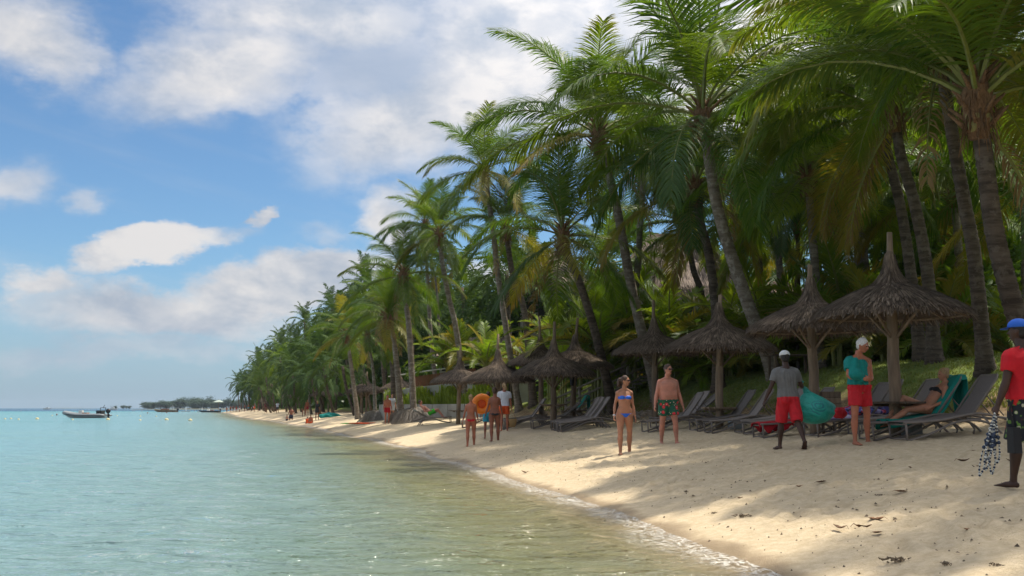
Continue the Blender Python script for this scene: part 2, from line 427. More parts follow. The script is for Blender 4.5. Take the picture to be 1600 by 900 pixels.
for _ in range(2300):                                             # footprints
    yy = rs.uniform(7, 34); x0 = float(xs(yy)) + rs.uniform(1.0, 8.3)
    i0, i1 = np.searchsorted(rows, [yy - 0.4, yy + 0.4]); j = slice(45, 190)
    dxx = Xg[i0:i1, j] - x0; dyy = Yg[i0:i1, j] - yy; r2 = (dxx / 0.08) ** 2 + (dyy / 0.13) ** 2
    Zg[i0:i1, j] += -rs.uniform(.015, .05) * np.exp(-r2) + 0.014 * np.exp(-(np.sqrt(r2) - 1.9) ** 2 * 3)
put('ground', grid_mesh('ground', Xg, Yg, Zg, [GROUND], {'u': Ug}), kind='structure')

# ------------------------------------------------------------------ sea
m, n = material('sea_water')
geo = n.node('ShaderNodeNewGeometry'); pos = geo.outputs['Position']
dep = n.node('ShaderNodeAttribute', _attribute_name='depth').outputs['Fac']
pat = n.noise(n.scale(pos, (0.010, 0.035, 1)), 1.0, 5, 0.6); pat2 = n.noise(n.scale(pos, (0.06, 0.16, 1)), 1.0, 4, 0.6)
body = n.curve(n.ramp(dep, 0.0, 4.0, 0, 1, False), [(0.0, (0.30, 0.24, 0.10)), (0.07, (0.21, 0.215, 0.11)), (0.12, (0.175, 0.265, 0.245)), (0.24, (0.155, 0.29, 0.33)), (0.55, (0.095, 0.275, 0.30)), (0.78, (0.035, 0.17, 0.23)), (1.0, (0.010, 0.065, 0.135))])
grassbed = n.m('MULTIPLY', n.ramp(pat, 0.50, 0.62), n.ramp(dep, 0.7, 1.4))
body = n.mix(n.m('MULTIPLY', grassbed, 0.55), body, (0.045, 0.17, 0.21))
body = n.mix(n.m('MULTIPLY', n.ramp(pat2, 0.50, 0.7), 0.35), body, (0.17, 0.30, 0.27))
op = n.m('SUBTRACT', 1.0, n.m('POWER', 2.718, n.m('MULTIPLY', dep, -3.0)))
# ripples: three wave trains of different length
wv_ = n.scale(pos, (0.50, 1.20, 1.0))
h = n.m('ADD', n.m('MULTIPLY', n.noise(wv_, 1.1, 2, 0.5, 0.4), 1.0), n.m('MULTIPLY', n.noise(wv_, 4.0, 3, 0.6, 0.6), 0.40))
h = n.m('ADD', h, n.m('MULTIPLY', n.noise(wv_, 13.0, 2, 0.5), 0.06))
nrm = bump(n, h, 1.0, 0.50)
tr = n.node('ShaderNodeBsdfTransparent', Color=n.mix(op, (1, 1, 1), (0.55, 0.85, 0.75)))
df = n.node('ShaderNodeBsdfDiffuse', Color=body, Normal=nrm)
mb = n.node('ShaderNodeMixShader', Fac=op); n.l.new(tr.outputs[0], mb.inputs[1]); n.l.new(df.outputs[0], mb.inputs[2])
gl = n.node('ShaderNodeBsdfGlossy', Color=(1, 1, 1), Roughness=0.06, Normal=nrm)
fr = n.node('ShaderNodeFresnel', IOR=1.33, Normal=nrm)
ms = n.node('ShaderNodeMixShader', Fac=n.m('MULTIPLY', fr.outputs[0], 1.1)); n.l.new(mb.outputs[0], ms.inputs[1]); n.l.new(gl.outputs[0], ms.inputs[2])
# foam where the water runs out over the sand
lace = n.node('ShaderNodeTexVoronoi', _feature='DISTANCE_TO_EDGE', Vector=n.node('ShaderNodeVectorMath', _operation='ADD').outputs[0], Scale=7.0)
va = lace.inputs['Vector'].links[0].from_node; n.put(va.inputs[0], n.scale(pos, (1.0, 0.7, 1))); n.put(va.inputs[1], n.scale(n.noise(pos, 3.0, 3, out=1), (0.5, 0.5, 0)))
fn1 = n.noise(n.scale(pos, (1, 0.5, 1)), 1.3, 4, 0.6); fn2 = n.noise(pos, 16.0, 4, 0.7)
edge = n.ramp(n.m('ADD', dep, n.m('MULTIPLY', n.m('SUBTRACT', fn1, 0.5), 0.18)), 0.015, 0.09, 1, 0)
line = n.ramp(n.m('ADD', lace.outputs['Distance'], n.m('MULTIPLY', fn2, 0.10)), 0.05, 0.13, 1, 0)
foam = n.m('MULTIPLY', edge, n.m('MAXIMUM', line, n.ramp(fn2, 0.50, 0.62)))
fd = n.node('ShaderNodeBsdfDiffuse', Color=(0.75, 0.73, 0.67))
mf = n.node('ShaderNodeMixShader', Fac=n.m('MULTIPLY', foam, 0.6)); n.l.new(ms.outputs[0], mf.inputs[1]); n.l.new(fd.outputs[0], mf.inputs[2])
finish(n, mf.outputs[0]); WATER = m
wrows = np.concatenate([spaced([(-40, 4, 20), (4, 30, 240), (30, 60, 150), (60, 160, 120), (160, 430, 90)]), np.geomspace(430, 3200, 34)])
wcols = np.concatenate([-np.geomspace(3500, 26, 56), spaced([(-26, -6, 110), (-6, 1.6, 90)])])
Yw, Uw = np.meshgrid(wrows, wcols, indexing='ij'); Xw = xs(wrows)[:, None] + Uw
damp = np.clip((60 - Yw) / 40, 0, 1) * np.clip((Uw + 30) / 6, 0, 1)
Dw = -terrain(Xw, Yw)
sh = np.clip(Dw / 0.25, 0.25, 1)
Zw = damp * sh * (0.07 * fbm(Xw * 0.45 + 3, Yw * 0.9, 2) + 0.075 * fbm(Xw * 1.1, Yw * 2.4 + 40, 3))
# little swash waves parallel to the shore
ph = Uw + 0.5 * fbm(Yw * 0.3, Yw * 0 + 3, 2) * 2
for u0, a, w_ in ((-1.1, 0.05, 0.22), (-3.1, 0.035, 0.4), (-6.0, 0.03, 0.6)):
    Zw = Zw + a * np.exp(-((ph - u0) / w_) ** 2) * np.clip(0.6 + 2.2 * fbm(Yw * 0.25 + u0, Yw * 0 + 1, 2), 0, 1.2) * np.clip((90 - Yw) / 40, 0, 1)
Zw = Zw + 0.015 + 0.03 * fbm(Yw * 0.5, Yw * 0, 3) * np.clip((Uw + 2) / 2, 0, 1)
put('sea', grid_mesh('sea', Xw, Yw, Zw, [WATER], {'depth': np.maximum(Dw, 0)}), kind='structure')

# ------------------------------------------------------------------ palm fronds (shared meshes, gravity baked in)
def frond_mesh(seed, el0, bend, L, n_leaf, wid, leafL=0.95, droop=0.75, segs=3, side=0.0, gap=0.03, start=0.17, vee=20, mat=None, petiole=True):
    rr = random.Random(seed); mb = MB(); tip = []
    N = 14; pts = [Vector((0, 0, 0))]; dirs = []; ang = el0; yaw = 0
    for i in range(N):
        t = (i + 0.5) / N
        ang = el0 - bend * t ** 1.25; yaw = side * t * t
        d = Vector((math.cos(ang) * math.cos(yaw), math.cos(ang) * math.sin(yaw), math.sin(ang)))
        dirs.append(d); pts.append(pts[-1] + d * (L / N))
    def pos_dir(t):
        x = t * N; i = min(int(x), N - 1); f = x - i
        d = dirs[i] if i + 1 >= N else dirs[i].lerp(dirs[i + 1], f)
        return pts[i].lerp(pts[i + 1], f), d.normalized()
    if petiole:
        mb.cur = 1
        idx = list(range(0, N + 1, 2))
        mb.tube([pts[i] for i in idx], [0.045 * (1 - 0.92 * (i / N)) + 0.004 for i in idx], 4, False)
        tip += [0.0] * len(mb.v)
    mb.cur = 0
    for s in (-1, 1):
        for k in range(n_leaf):
            if rr.random() < gap: continue
            t = start + (0.995 - start) * (k + rr.uniform(-.3, .3)) / n_leaf
            t = min(max(t, start), 0.995)
            p, T = pos_dir(t)
            side_v = T.cross(Vector((0, 0, 1)))
            side_v = side_v.normalized() if side_v.length > 0.05 else Vector((0, 1, 0))
            Nn = side_v.cross(T).normalized()
            q = (t - start) / (1 - start)
            ll = leafL * (min(1, 0.45 + 2.4 * q) if q < 0.25 else 1.0 - 0.52 * ((q - 0.25) / 0.75) ** 2.0) * rr.uniform(0.85, 1.1)
            beta = R(66 - 34 * q + rr.uniform(-6, 6)); v = R(vee + rr.uniform(-12, 12))
            d = T * math.cos(beta) + (side_v * s * math.cos(v) + Nn * math.sin(v)) * math.sin(beta)
            w = wid * rr.uniform(0.8, 1.15); a = p; dr = droop * rr.uniform(0.7, 1.35)
            prev = None
            for j in range(segs + 1):
                wt = T - d * T.dot(d)
                wt = wt.normalized() if wt.length > 0.05 else side_v
                f = j / segs; hw = w * (0.55, 1.0, 0.75, 0.1)[int(round(f * 3))] / 2
                if j == segs:
                    mb.v.append(a); tip.append(q * 0.5 + 0.5); nn = len(mb.v); mb.face(prev, prev + 1, nn - 1)
                else:
                    mb.v.append(a - wt * hw); mb.v.append(a + wt * hw); tip += [q * 0.5 + f * 0.5] * 2; nn = len(mb.v)
                    if prev is not None: mb.face(prev, prev + 1, nn - 1, nn - 2)
                    prev = nn - 2
                a = a + d * (ll / segs)
                d = (d + Vector((0, 0, -dr * (0.55 + 0.5 * f)))).normalized()
    me = mb.mesh('frond', [mat or FROND_G, PETIOLE]) if petiole else mb.mesh('frond', [mat or FROND_G])
    at_ = me.attributes.new('tip', 'FLOAT', 'POINT'); at_.data.foreach_set('value', tip)
    return me
# (initial elevation, total bend) from spear leaves to hanging skirts
CLS = [(84, 30), (74, 55), (64, 80), (52, 92), (40, 95), (26, 92), (10, 82), (-8, 68), (-28, 50)]
FR = []
for i, (e, bnd) in enumerate(CLS):
    FR.append([frond_mesh(100 * i + k, R(e), R(bnd * .85 + 10 * (k - 1)), 4.9 - 0.6 * (i == 0), 104, 0.040, 1.30, 0.34 + 0.065 * i, vee=12, side=R((-22, 18, 4)[k])) for k in range(3)])
DRYF = [frond_mesh(900 + k, R(-40), R(42), 3.6, 46, 0.04, 0.7, 1.2, gap=0.3, mat=FROND_B) for k in range(2)]
SMALL = [[frond_mesh(2000 + 10 * i + k, R(e), R(b_), 2.4, 44, 0.045, 0.55, 0.35, vee=28, mat=FROND_L) for k in range(2)] for i, (e, b_) in enumerate([(80, 45), (66, 80), (50, 95), (34, 90)])]
def joined_crown(seed, n_f, nl, wid):
    """whole crown in one mesh, for palms too far off to tell their fronds apart"""
    rr = random.Random(seed); V = []; F = []; T = []
    for i in range(n_f):
        q = i / (n_f - 1); c_ = CLS[min(int(q * 8.99), 8)]
        me = frond_mesh(seed * 77 + i, R(c_[0]), R(c_[1]), 4.6, nl, wid, 1.1, 0.70, segs=3, petiole=False, side=R(rr.uniform(-20, 20)))
        Mx = Matrix.Rotation(i * 2.39996 + rr.uniform(-.2, .2), 4, 'Z'); b0 = len(V)
        V += [tuple(Mx @ v.co) for v in me.vertices]; F += [[b0 + x for x in p.vertices] for p in me.polygons]
        T += [d.value for d in me.attributes['tip'].data]; bpy.data.meshes.remove(me)
    me = bpy.data.meshes.new('crown'); me.from_pydata(V, [], F); me.materials.append(FROND_G)
    at_ = me.attributes.new('tip', 'FLOAT', 'POINT'); at_.data.foreach_set('value', T); me.update(); return me
FARC = [joined_crown(s_, 17, 26, 0.13) for s_ in (1, 2, 3, 4)]

mb = MB()
for k in range(9):
    a = k * 2.4; mb.ball((0.16 * math.cos(a), 0.16 * math.sin(a), -0.12 - 0.1 * (k % 3)), (0.11, 0.11, 0.14), 8, 6)
NUTS = mb.mesh('coconuts', NUT, True)
mb = MB()
mb.tube([(0, 0, -0.55), (0, 0, -0.2), (0, 0, 0.15), (0, 0, 0.5)], [0.13, 0.20, 0.22, 0.05], 12)
rr = random.Random(2)
for k in range(26):
    a = k * 2.4; z = -0.45 + 0.035 * k; d = Vector((math.cos(a), math.sin(a), 0.9))
    p = Vector((0.12 * math.cos(a), 0.12 * math.sin(a), z)); mb.tube([p, p + d * rr.uniform(0.15, 0.32)], [0.05, 0.018], 5)
for k in range(60):
    a = rr.uniform(0, 6.28); z = rr.uniform(-0.5, 0.2); p = Vector((0.19 * math.cos(a), 0.19 * math.sin(a), z))
    mb.tube([p, p + Vector((math.cos(a) * 0.1, math.sin(a) * 0.1, -rr.uniform(0.2, 0.5)))], [0.014, 0.004], 3)
HEART = mb.mesh('crown_fibre', FIBRE, True)

def catmull(P, n=6):
    P = [P[0] * 2 - P[1]] + P + [P[-1] * 2 - P[-2]]; out = []
    for i in range(1, len(P) - 2):
        for k in range(n):
            t = k / n; a, b_, c_, d = P[i - 1:i + 3]
            out.append(0.5 * ((2 * b_) + (c_ - a) * t + (2 * a - 5 * b_ + 4 * c_ - d) * t * t + (3 * b_ - a - 3 * c_ + d) * t ** 3))
    out.append(P[-2]); return out
def ringed(path, r0, r1, seed, n=11, flare=1.7, ring=0.11):
    """tapered trunk with leaf-scar rings"""
    rr = random.Random(seed); L = sum((path[i + 1] - path[i]).length for i in range(len(path) - 1))
    cum = [0]
    for i in range(len(path) - 1): cum.append(cum[-1] + (path[i + 1] - path[i]).length)
    pts, rad = [], []; s_ = 0
    while s_ < L:
        i = max(0, min(len(path) - 2, next((j for j in range(len(cum) - 1) if cum[j + 1] >= s_), len(path) - 2)))
        f = (s_ - cum[i]) / max(1e-6, cum[i + 1] - cum[i]); p = path[i].lerp(path[i + 1], f)
        q = s_ / L; r = r0 + (r1 - r0) * q + r0 * (flare - 1) * math.exp(-s_ / 0.35)
        ph = len(pts) % 2
        pts.append(p); rad.append(r * ((1.035 if ph else 0.95) + rr.uniform(-.025, .025)))
        s_ += ring * rr.uniform(0.7, 1.3) * (0.35 if ph else 1)
    pts.append(path[-1]); rad.append(r1)
    return pts, rad
def palm(label, Yb, base_px, mids, crown_px, Yc, L=4.8, nf=20, tone='g', seed=0, r=0.17, group=None, far=False, dark=False, lowcut=1.0, hicut=.03, name='coconut_palm', nuts=True, base=None, crown=None, roots=0, dry=1):
    rr = random.Random(seed * 13 + 5)
    if base is None:
        bx = px_x(base_px, Yb); base = Vector((bx, Yb, tz(bx, Yb)))
    base = base - Vector((0, 0, 0.12))
    if crown is None: crown = at(crown_px[0], crown_px[1], Yc)
    hh = max(0.1, crown.z - base.z)
    P = [base]
    for mx, my in mids:
        y = Yb + (Yc - Yb) * min(1, max(0, (at(mx, my, Yb).z - base.z) / hh)); P.append(at(mx, my, y))
    P.append(crown)
    if len(P) == 2:
        dxy = Vector((crown.x - base.x, crown.y - base.y, 0))
        P = [base, base + dxy * 0.45 + Vector((0, 0, hh * 0.33)) + Vector((rr.uniform(-.15, .15), 0, 0)), base + dxy * 0.8 + Vector((0, 0, hh * 0.68)), crown]
    root = empty(name, base, 0, label, 'palm tree', group)
    path = catmull([p - base for p in P], 5)
    mb = MB()
    if far: mb.tube(path[::3] + [path[-1]], [r * 1.2] + [r * 0.85] * (len(path[::3]) - 1) + [r * 0.7], 6)
    else:
        pts, rad = ringed(path, r * 1.05, r * 0.68, seed); mb.tube(pts, rad, 11)
    mb.build('trunk', TRUNK_D if dark or (far and rr.random() < .75) else TRUNK, root, smooth=True)
    cl = crown - base; sc = L / 4.8
    tones = {'g': [FROND_G] * 5 + [FROND_D], 'd': [FROND_D] * 3 + [FROND_G], 'y': [FROND_Y, FROND_G, FROND_G], 'l': [FROND_L, FROND_L, FROND_G]}[tone]
    if far:
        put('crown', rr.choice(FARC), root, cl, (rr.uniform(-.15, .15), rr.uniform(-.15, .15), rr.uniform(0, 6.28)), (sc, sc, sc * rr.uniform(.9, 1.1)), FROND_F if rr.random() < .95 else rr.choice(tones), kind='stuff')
        return root
    put('crown_fibre', HEART, root, cl, (0, 0, rr.uniform(0, 6)), (r / 0.17,) * 3)
    if nuts: put('coconut_bunch', NUTS, root, cl + Vector((0, 0, -0.15)), (0, 0, rr.uniform(0, 6)), (sc * .9,) * 3)
    for i in range(nf):
        q = i / (nf - 1); k = min(8, max(0, int(8.99 * (hicut + (lowcut - hicut) * q) + rr.uniform(-.6, .6))))
        me = rr.choice(FR[k]); s_ = sc * rr.uniform(0.88, 1.08) * (0.93 + 0.1 * math.sin(q * 3.1))
        mt = rr.choice(tones)
        if k >= 7 and rr.random() < 0.18: mt = FROND_Y
        put('frond', me, root, cl + Vector((0, 0, 0.25 * (1 - q))), (rr.uniform(-.10, .10), rr.uniform(-.10, .10), i * 2.39996 + rr.uniform(-.25, .25)), (s_, s_, s_), mt)
    for i in range(dry):
        put('dry_frond', rr.choice(DRYF), root, cl + Vector((0, 0, -0.25)), (0, 0, rr.uniform(0, 6.28)), (sc,) * 3)
    if roots:
        mb = MB()
        mb.lathe([(roots * 0.55, -.05), (roots * 0.30, roots * 0.22), (0.16, roots * 0.5), (0.0, roots * .55)], 14, lambda t, r_, z: 1 + .12 * math.sin(5 * t + z * 9) + .08 * math.sin(11 * t))
        for k in range(int(420 * roots)):
            a = rr.uniform(0, 6.28); r1 = roots * rr.uniform(0.55, 1.0); d = Vector((math.cos(a), math.sin(a), 0)); z1 = roots * rr.uniform(.25, .62)
            p0 = d * (0.14 + 0.75 * rr.random() * roots * (.70 - z1 / roots)) + Vector((0, 0, z1 + .04))
            mb.tube([p0, p0.lerp(d * r1, .5) + Vector((rr.uniform(-.08, .08), rr.uniform(-.08, .08), z1 * .35)), d * r1 + Vector((rr.uniform(-.15, .15), rr.uniform(-.15, .15), -0.02))], [0.016, 0.015, 0.006], 3)
        mb.build('roots', ROOT, root, kind='stuff')
    return root

PALMS = [
 # label, Ybase, base px, trunk pixels, crown px, Ycrown, frond length, kwargs
 ('tallest palm, grey trunk leaning left, base on the bank edge beside the white-capped man', 34, 1214, [(1160, 450), (1125, 340), (1108, 250)], (1098, 185), 31, 5.9, dict(r=.23, nf=24, lowcut=.9)),
 ('tall pale-trunked palm rising behind the third thatched umbrella, right beside the sunglassed couple', 41, 1028, [(1003, 520), (985, 440), (965, 330), (948, 260)], (935, 215), 37, 5.2, dict(r=.21, nf=22, lowcut=.9, hicut=.11)),
 ('low leaning palm with a wide flat crown and dark curved trunk by the rail steps', 43, 960, [(930, 520), (905, 440), (890, 405)], (880, 372), 39, 4.4, dict(r=.2, dark=True, nf=20)),
 ('dark-trunked palm standing just behind the umbrella with the round wooden table', 37, 1122, [(1119, 490), (1108, 400), (1095, 350)], (1086, 298), 36, 4.6, dict(r=.2, dark=True, tone='d')),
 ('shorter palm with a drooping crown, right of the thatched restaurant roof', 46, 1108, [(1097, 467), (1083, 420)], (1070, 352), 45, 4.0, dict(dark=True, nf=18)),
 ('slim straight palm between the leaning palm and the tiled hut', 50, 1175, [(1167, 447), (1160, 380)], (1155, 322), 49, 4.0, dict()),
 ('second slim palm just left of the tiled hut roof', 46, 1195, [(1188, 430)], (1180, 340), 46, 4.0, dict()),
 ('bright green palm with fans of lit fronds above the umbrella behind the white-haired man', 34, 1282, [(1272, 400)], (1262, 282), 33, 4.6, dict(tone='l', nf=26)),
 ('left of the twin grey-ringed palms behind the nearest umbrella', 29, 1440, [(1423, 427), (1407, 323), (1387, 240)], (1378, 182), 27, 4.6, dict(r=.17, dark=True, lowcut=.85)),
 ('right of the twin palms behind the nearest umbrella, with a swollen base on the lawn', 27.5, 1462, [(1450, 433), (1430, 323), (1407, 240)], (1397, 172), 25.5, 4.6, dict(r=.18, dark=True, lowcut=.85)),
 ('palm with a lichen-spotted trunk on the bank edge beside the nearest empty lounger', 23.5, 1541, [(1523, 407), (1510, 333), (1493, 240), (1478, 150)], (1468, 78), 21, 4.8, dict(r=.17, dark=True, lowcut=.8)),
 ('thick ringed palm behind the man in the blue cap, yellowing fronds sweeping over the beach', 19, 1640, [(1593, 507), (1573, 440), (1553, 357), (1540, 260)], (1527, 160), 17.2, 4.7, dict(r=.2, tone='y', nf=25, dry=1, dark=True, lowcut=.62)),
 ('palm at the far right edge with fronds hanging in from outside the picture', 20, 1760, [], (1705, 60), 18, 4.6, dict(lowcut=.7)),
 ('dark palm crown at the right edge below the big yellowing one', 30, 1610, [], (1600, 285), 29, 4.3, dict(tone='d')),
 ('palm with long curtain-like fronds hanging left of the twin trunks', 38, 1345, [(1338, 300)], (1322, 150), 36, 5.0, dict(nf=17, lowcut=.8)),
 ('tall dense palm behind the tallest one, filling the gap below its crown', 44, 1240, [], (1205, 225), 43, 4.0, dict(tone='l', nf=14)),
 ('leaning grey palm rising over the shingle-roofed building in the left cluster', 62, 733, [(713, 517), (703, 473), (692, 417)], (686, 368), 58, 3.5, dict(r=.19)),
 ('highest palm of the left cluster, its crown brushing the big cloud', 56, 812, [(787, 490), (777, 423), (770, 357)], (757, 268), 52, 3.8, dict(r=.18, nf=22, hicut=.14)),
 ('palm just right of the highest one in the left cluster, dark trunk', 55, 834, [(820, 490), (803, 440)], (790, 358), 53, 3.7, dict(r=.2, dark=True)),
 ('free-standing palm at the left end, straight trunk rising from the big root mound', 60, 648, [(640, 523), (633, 467)], (630, 432), 59, 3.7, dict(r=.2, roots=1.5, tone='g')),
 ('palm with a double-bent trunk just left of the one on the big root mound', 63, 629, [(617, 543)], (608, 498), 62, 3.2, dict(r=.2, roots=1.2)),
 ('darker palm trunk immediately behind the double-bent one', 67, 617, [(612, 560)], (600, 485), 67, 3.3, dict(r=.18, dark=True)),
 ('slender palm standing alone on the sand with a cone of roots', 72, 588, [(583, 580)], (574, 528), 72, 3.0, dict(r=.13, roots=1.3)),
 ('orange-fibred palm leaning left on the sand, leftmost of the near ones', 80, 561, [(547, 560)], (541, 525), 79, 3.4, dict(r=.19, tone='y')),
 ('very thin palm between the big root mound and the grey leaning palm', 70, 695, [(683, 460)], (675, 412), 70, 3.0, dict(r=.1)),
 ('palm behind the left cluster, crown low over the leaning grey trunk', 72, 690, [], (664, 352), 72, 3.3, dict()),
 ('dark palm top behind the pale-trunked palm', 50, 990, [], (1000, 262), 50, 4.6, dict(tone='d')),
 ('palm with upright fronds high behind the pale-trunked palm', 46, 965, [], (1008, 235), 44, 4.2, dict()),
 ('dense low palm behind the fence at far right', 34, 1520, [], (1490, 300), 34, 4.2, dict(tone='l')),
 ('palm with low green crown behind the nearest umbrella', 36, 1370, [], (1345, 330), 36, 3.8, dict(tone='l', nf=16)),
]
for i, (lb, Yb, bpx, mids, cpx, Yc, L, kw) in enumerate(PALMS):
    palm(lb, Yb, bpx, mids, cpx, Yc, L, seed=i + 1, **kw)
# palms beside and behind the photographer's right hand: their crowns throw the shade on the near sand
for i, (x, y, h_, lx, ly) in enumerate([(12.5, 13, 9, -2.0, -.5), (13.5, 7, 9, -1.6, 0)]):
    b_ = Vector((x, y, tz(x, y)))
    palm(['palm on the bank outside the right edge, shading the near sand', 'palm on the lawn behind the one outside the right edge'][i % 2 if i < 2 else 0] if i < 2 else 'palm on the lawn between the nearest umbrella and the half-black trunk', y, 0, [], (0, 0), y, 4.8, 16, 'g', 60 + i, base=b_, crown=b_ + Vector((lx, ly, h_)), group='palms beyond the right edge' if i < 2 else None)
# ------------------------------------------------------------------ the grove behind
SKYX = [330, 345, 380, 420, 450, 480, 520, 560, 600, 640, 700, 760, 850, 900, 1000, 1100, 1700]
SKYY = [606, 578, 566, 546, 520, 490, 476, 458, 425, 360, 300, 260, 230, 130, 60, 20, 0]
rr = random.Random(11)
def crown_top_z(x, y, margin, lo, hi, ground_z):
    px = 800 + x / y * 1605
    sy = np.interp(px, SKYX, SKYY) + margin
    z = at(px, sy, y).z
    return min(max(z, ground_z + lo), ground_z + hi)
spots = []
def free(x, y, d):
    if all((x - a) ** 2 + (y - b_) ** 2 > d * d for a, b_ in spots): spots.append((x, y)); return True
    return False
FARLAB = 'palm in the packed row along the far curve of the beach'
kcount = 0
for trial in range(3000):
    Y = 66 * (330 / 66) ** rr.random(); u = rr.uniform(5.0, 40) if Y > 85 else rr.uniform(12, 40)
    if rr.random() < 0.5 and Y > 85: u = rr.uniform(4.5, 10)
    x = float(xs(Y)) + u
    if Y < 85 and u < 12: continue
    px = 800 + x / Y * 1605
    if px > 1180 or (Y < 76 and (812 < px < 908 or 985 < px < 1165)) or not free(x, Y, 3.6 + Y / 80): continue
    g = tz(x, Y); ht = crown_top_z(x, Y, 26 if Y < 120 else 10, 5.5, 15.5 if Y > 120 else 11.5, g) - rr.uniform(0, 1.8) * (1 + (u > 15) * 1)
    kcount += 1
    if kcount > 185: break
    b_ = Vector((x, Y, g)); low = rr.uniform(.42, .8) if (u < 9.5 and Y > 88) else 1
    cr = Vector((x - rr.uniform(-.6, 2.2), Y + rr.uniform(-1, 1), g + (max(ht, g + 5) - 1.0 * (Y < 120) - g) * low))
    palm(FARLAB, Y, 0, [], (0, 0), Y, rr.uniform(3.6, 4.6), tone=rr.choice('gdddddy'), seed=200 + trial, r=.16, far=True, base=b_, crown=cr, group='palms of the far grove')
# inland palms closing the gaps behind the umbrellas, Y 30-66
kcount = 0
for trial in range(900):
    Y = rr.uniform(36, 66); u = rr.uniform(16, 38); x = float(xs(Y)) + u; px = 800 + x / Y * 1605
    if px > 1650 or 812 < px < 908 or 985 < px < 1165 or not free(x, Y, 4.2): continue
    g = tz(x, Y); top = crown_top_z(x, Y, 60, 4.5, 9.5, g) - rr.uniform(0, 4)
    top = max(top, g + 4); kcount += 1
    if kcount > 26: break
    palm('palm standing inland in the shade behind the fence and umbrellas', Y, 0, [], (0, 0), Y, rr.uniform(3.8, 4.6), nf=15, tone=rr.choice('gdll'), seed=700 + trial, r=.15, base=Vector((x, Y, g)), crown=Vector((x + rr.uniform(-1, 1), Y, top)), group='palms inland behind the umbrellas', dry=0, nuts=False, dark=rr.random() < .5)
# low bright feather palms (no trunk to speak of) in the undergrowth
AREA = [(930, 40 + 6, 440, 3), (975, 47, 400, 3.4), (1035, 44, 430, 3), (1060, 42, 455, 2.6), (985, 50, 470, 2.6), (1200, 40, 440, 3.2), (1240, 42, 480, 3), (1310, 33, 400, 3.3), (1300, 36, 445, 2.8), (1150, 42, 500, 2.6),
        (880, 50, 480, 2.8), (830, 56, 500, 2.6), (760, 60, 480, 3), (720, 64, 470, 3), (905, 52, 510, 2.4), (1385, 32, 430, 3), (1215, 36, 520, 2.4), (860, 54, 450, 2.6), (1095, 40, 520, 2.4), (1480, 31, 450, 2.6), (940, 44, 415, 3.8), (990, 45, 430, 3.8), (1050, 41, 420, 3.6), (1140, 40, 450, 3.4), (1200, 38, 400, 3.8), (1320, 34, 380, 3.8), (700, 66, 480, 3.6), (1150, 39, 520, 2.8), (1580, 30, 430, 2.8), (790, 62, 520, 2.6), (1015, 46, 515, 2.4), (945, 46, 520, 2.4)]
for i, (px, Y, py, L) in enumerate(AREA):
    x = px_x(px, Y); g = tz(x, Y); top = at(px, py, Y).z
    root = empty('feather_palm', (x, Y, g), rr.uniform(0, 6), 'low feather palm with bright arching fronds in the undergrowth', 'palm tree', 'feather palms in the undergrowth')
    hb = max(0.15, (top - g) * 0.75 - L * 0.62)
    mb = MB()
    for k in range(3):
        a = k * 2.1; mb.tube([(0.12 * math.cos(a), 0.12 * math.sin(a), 0), (0.16 * math.cos(a), 0.16 * math.sin(a), hb + 0.3)], [0.07, 0.05], 6)
    mb.build('stems', PETIOLE, root)
    for k in range(17):
        q = k / 16; me = rr.choice(SMALL[min(3, int(q * 4))]); s_ = L / 2.4 * rr.uniform(.85, 1.1)
        put('frond', me, root, (0, 0, hb), (rr.uniform(-.1, .1), rr.uniform(-.1, .1), k * 2.4), (s_,) * 3, rr.choice([FROND_L, FROND_L, FROND_G, FROND_Y]))

def leaf_cloud(seed, n_leaf, rx, ry, rz, size, clumps=26, mat=LEAF_D, shell=0.55):
    """crown of many small folded leaves gathered in clumps"""
    r_ = np.random.RandomState(seed); cl = []
    for _ in range(clumps):
        d = r_.normal(size=3); d /= np.linalg.norm(d); rad = r_.uniform(shell, 1.0); cl.append(d * rad * np.array([rx, ry, rz]))
    cl = np.array(cl); per = n_leaf // clumps; V = []; F = []
    for c_ in cl:
        sz = r_.uniform(0.6, 1.25) * 0.34 * min(rx, rz)
        P = c_ + r_.normal(size=(per, 3)) * np.array([sz, sz, sz * .62])
        for p in P:
            a = r_.normal(size=3); a[2] *= .5; a /= np.linalg.norm(a); b_ = np.cross(a, r_.normal(size=3)); b_ /= np.linalg.norm(b_) + 1e-9
            s_ = size * r_.uniform(.6, 1.3); nn = len(V); nrm_ = np.cross(a, b_) * s_ * .12
            V += [tuple(p - a * s_), tuple(p - b_ * s_ * .42 + nrm_), tuple(p + a * s_), tuple(p + b_ * s_ * .42 + nrm_)]
            F += [(nn, nn + 1, nn + 2), (nn, nn + 2, nn + 3)]
    me = bpy.data.meshes.new('crown'); me.from_pydata(V, [], F); me.materials.append(mat); me.update(); return me
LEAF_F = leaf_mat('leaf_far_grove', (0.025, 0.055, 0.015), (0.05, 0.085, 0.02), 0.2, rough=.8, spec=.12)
BIG = [leaf_cloud(k, 15000, 4.2, 4.2, 3.4, 0.17, 34) for k in range(3)]
BUSH = [leaf_cloud(10 + k, 2600, 1.1, 1.1, 0.8, 0.11, 14, LEAF_M, .3) for k in range(3)]
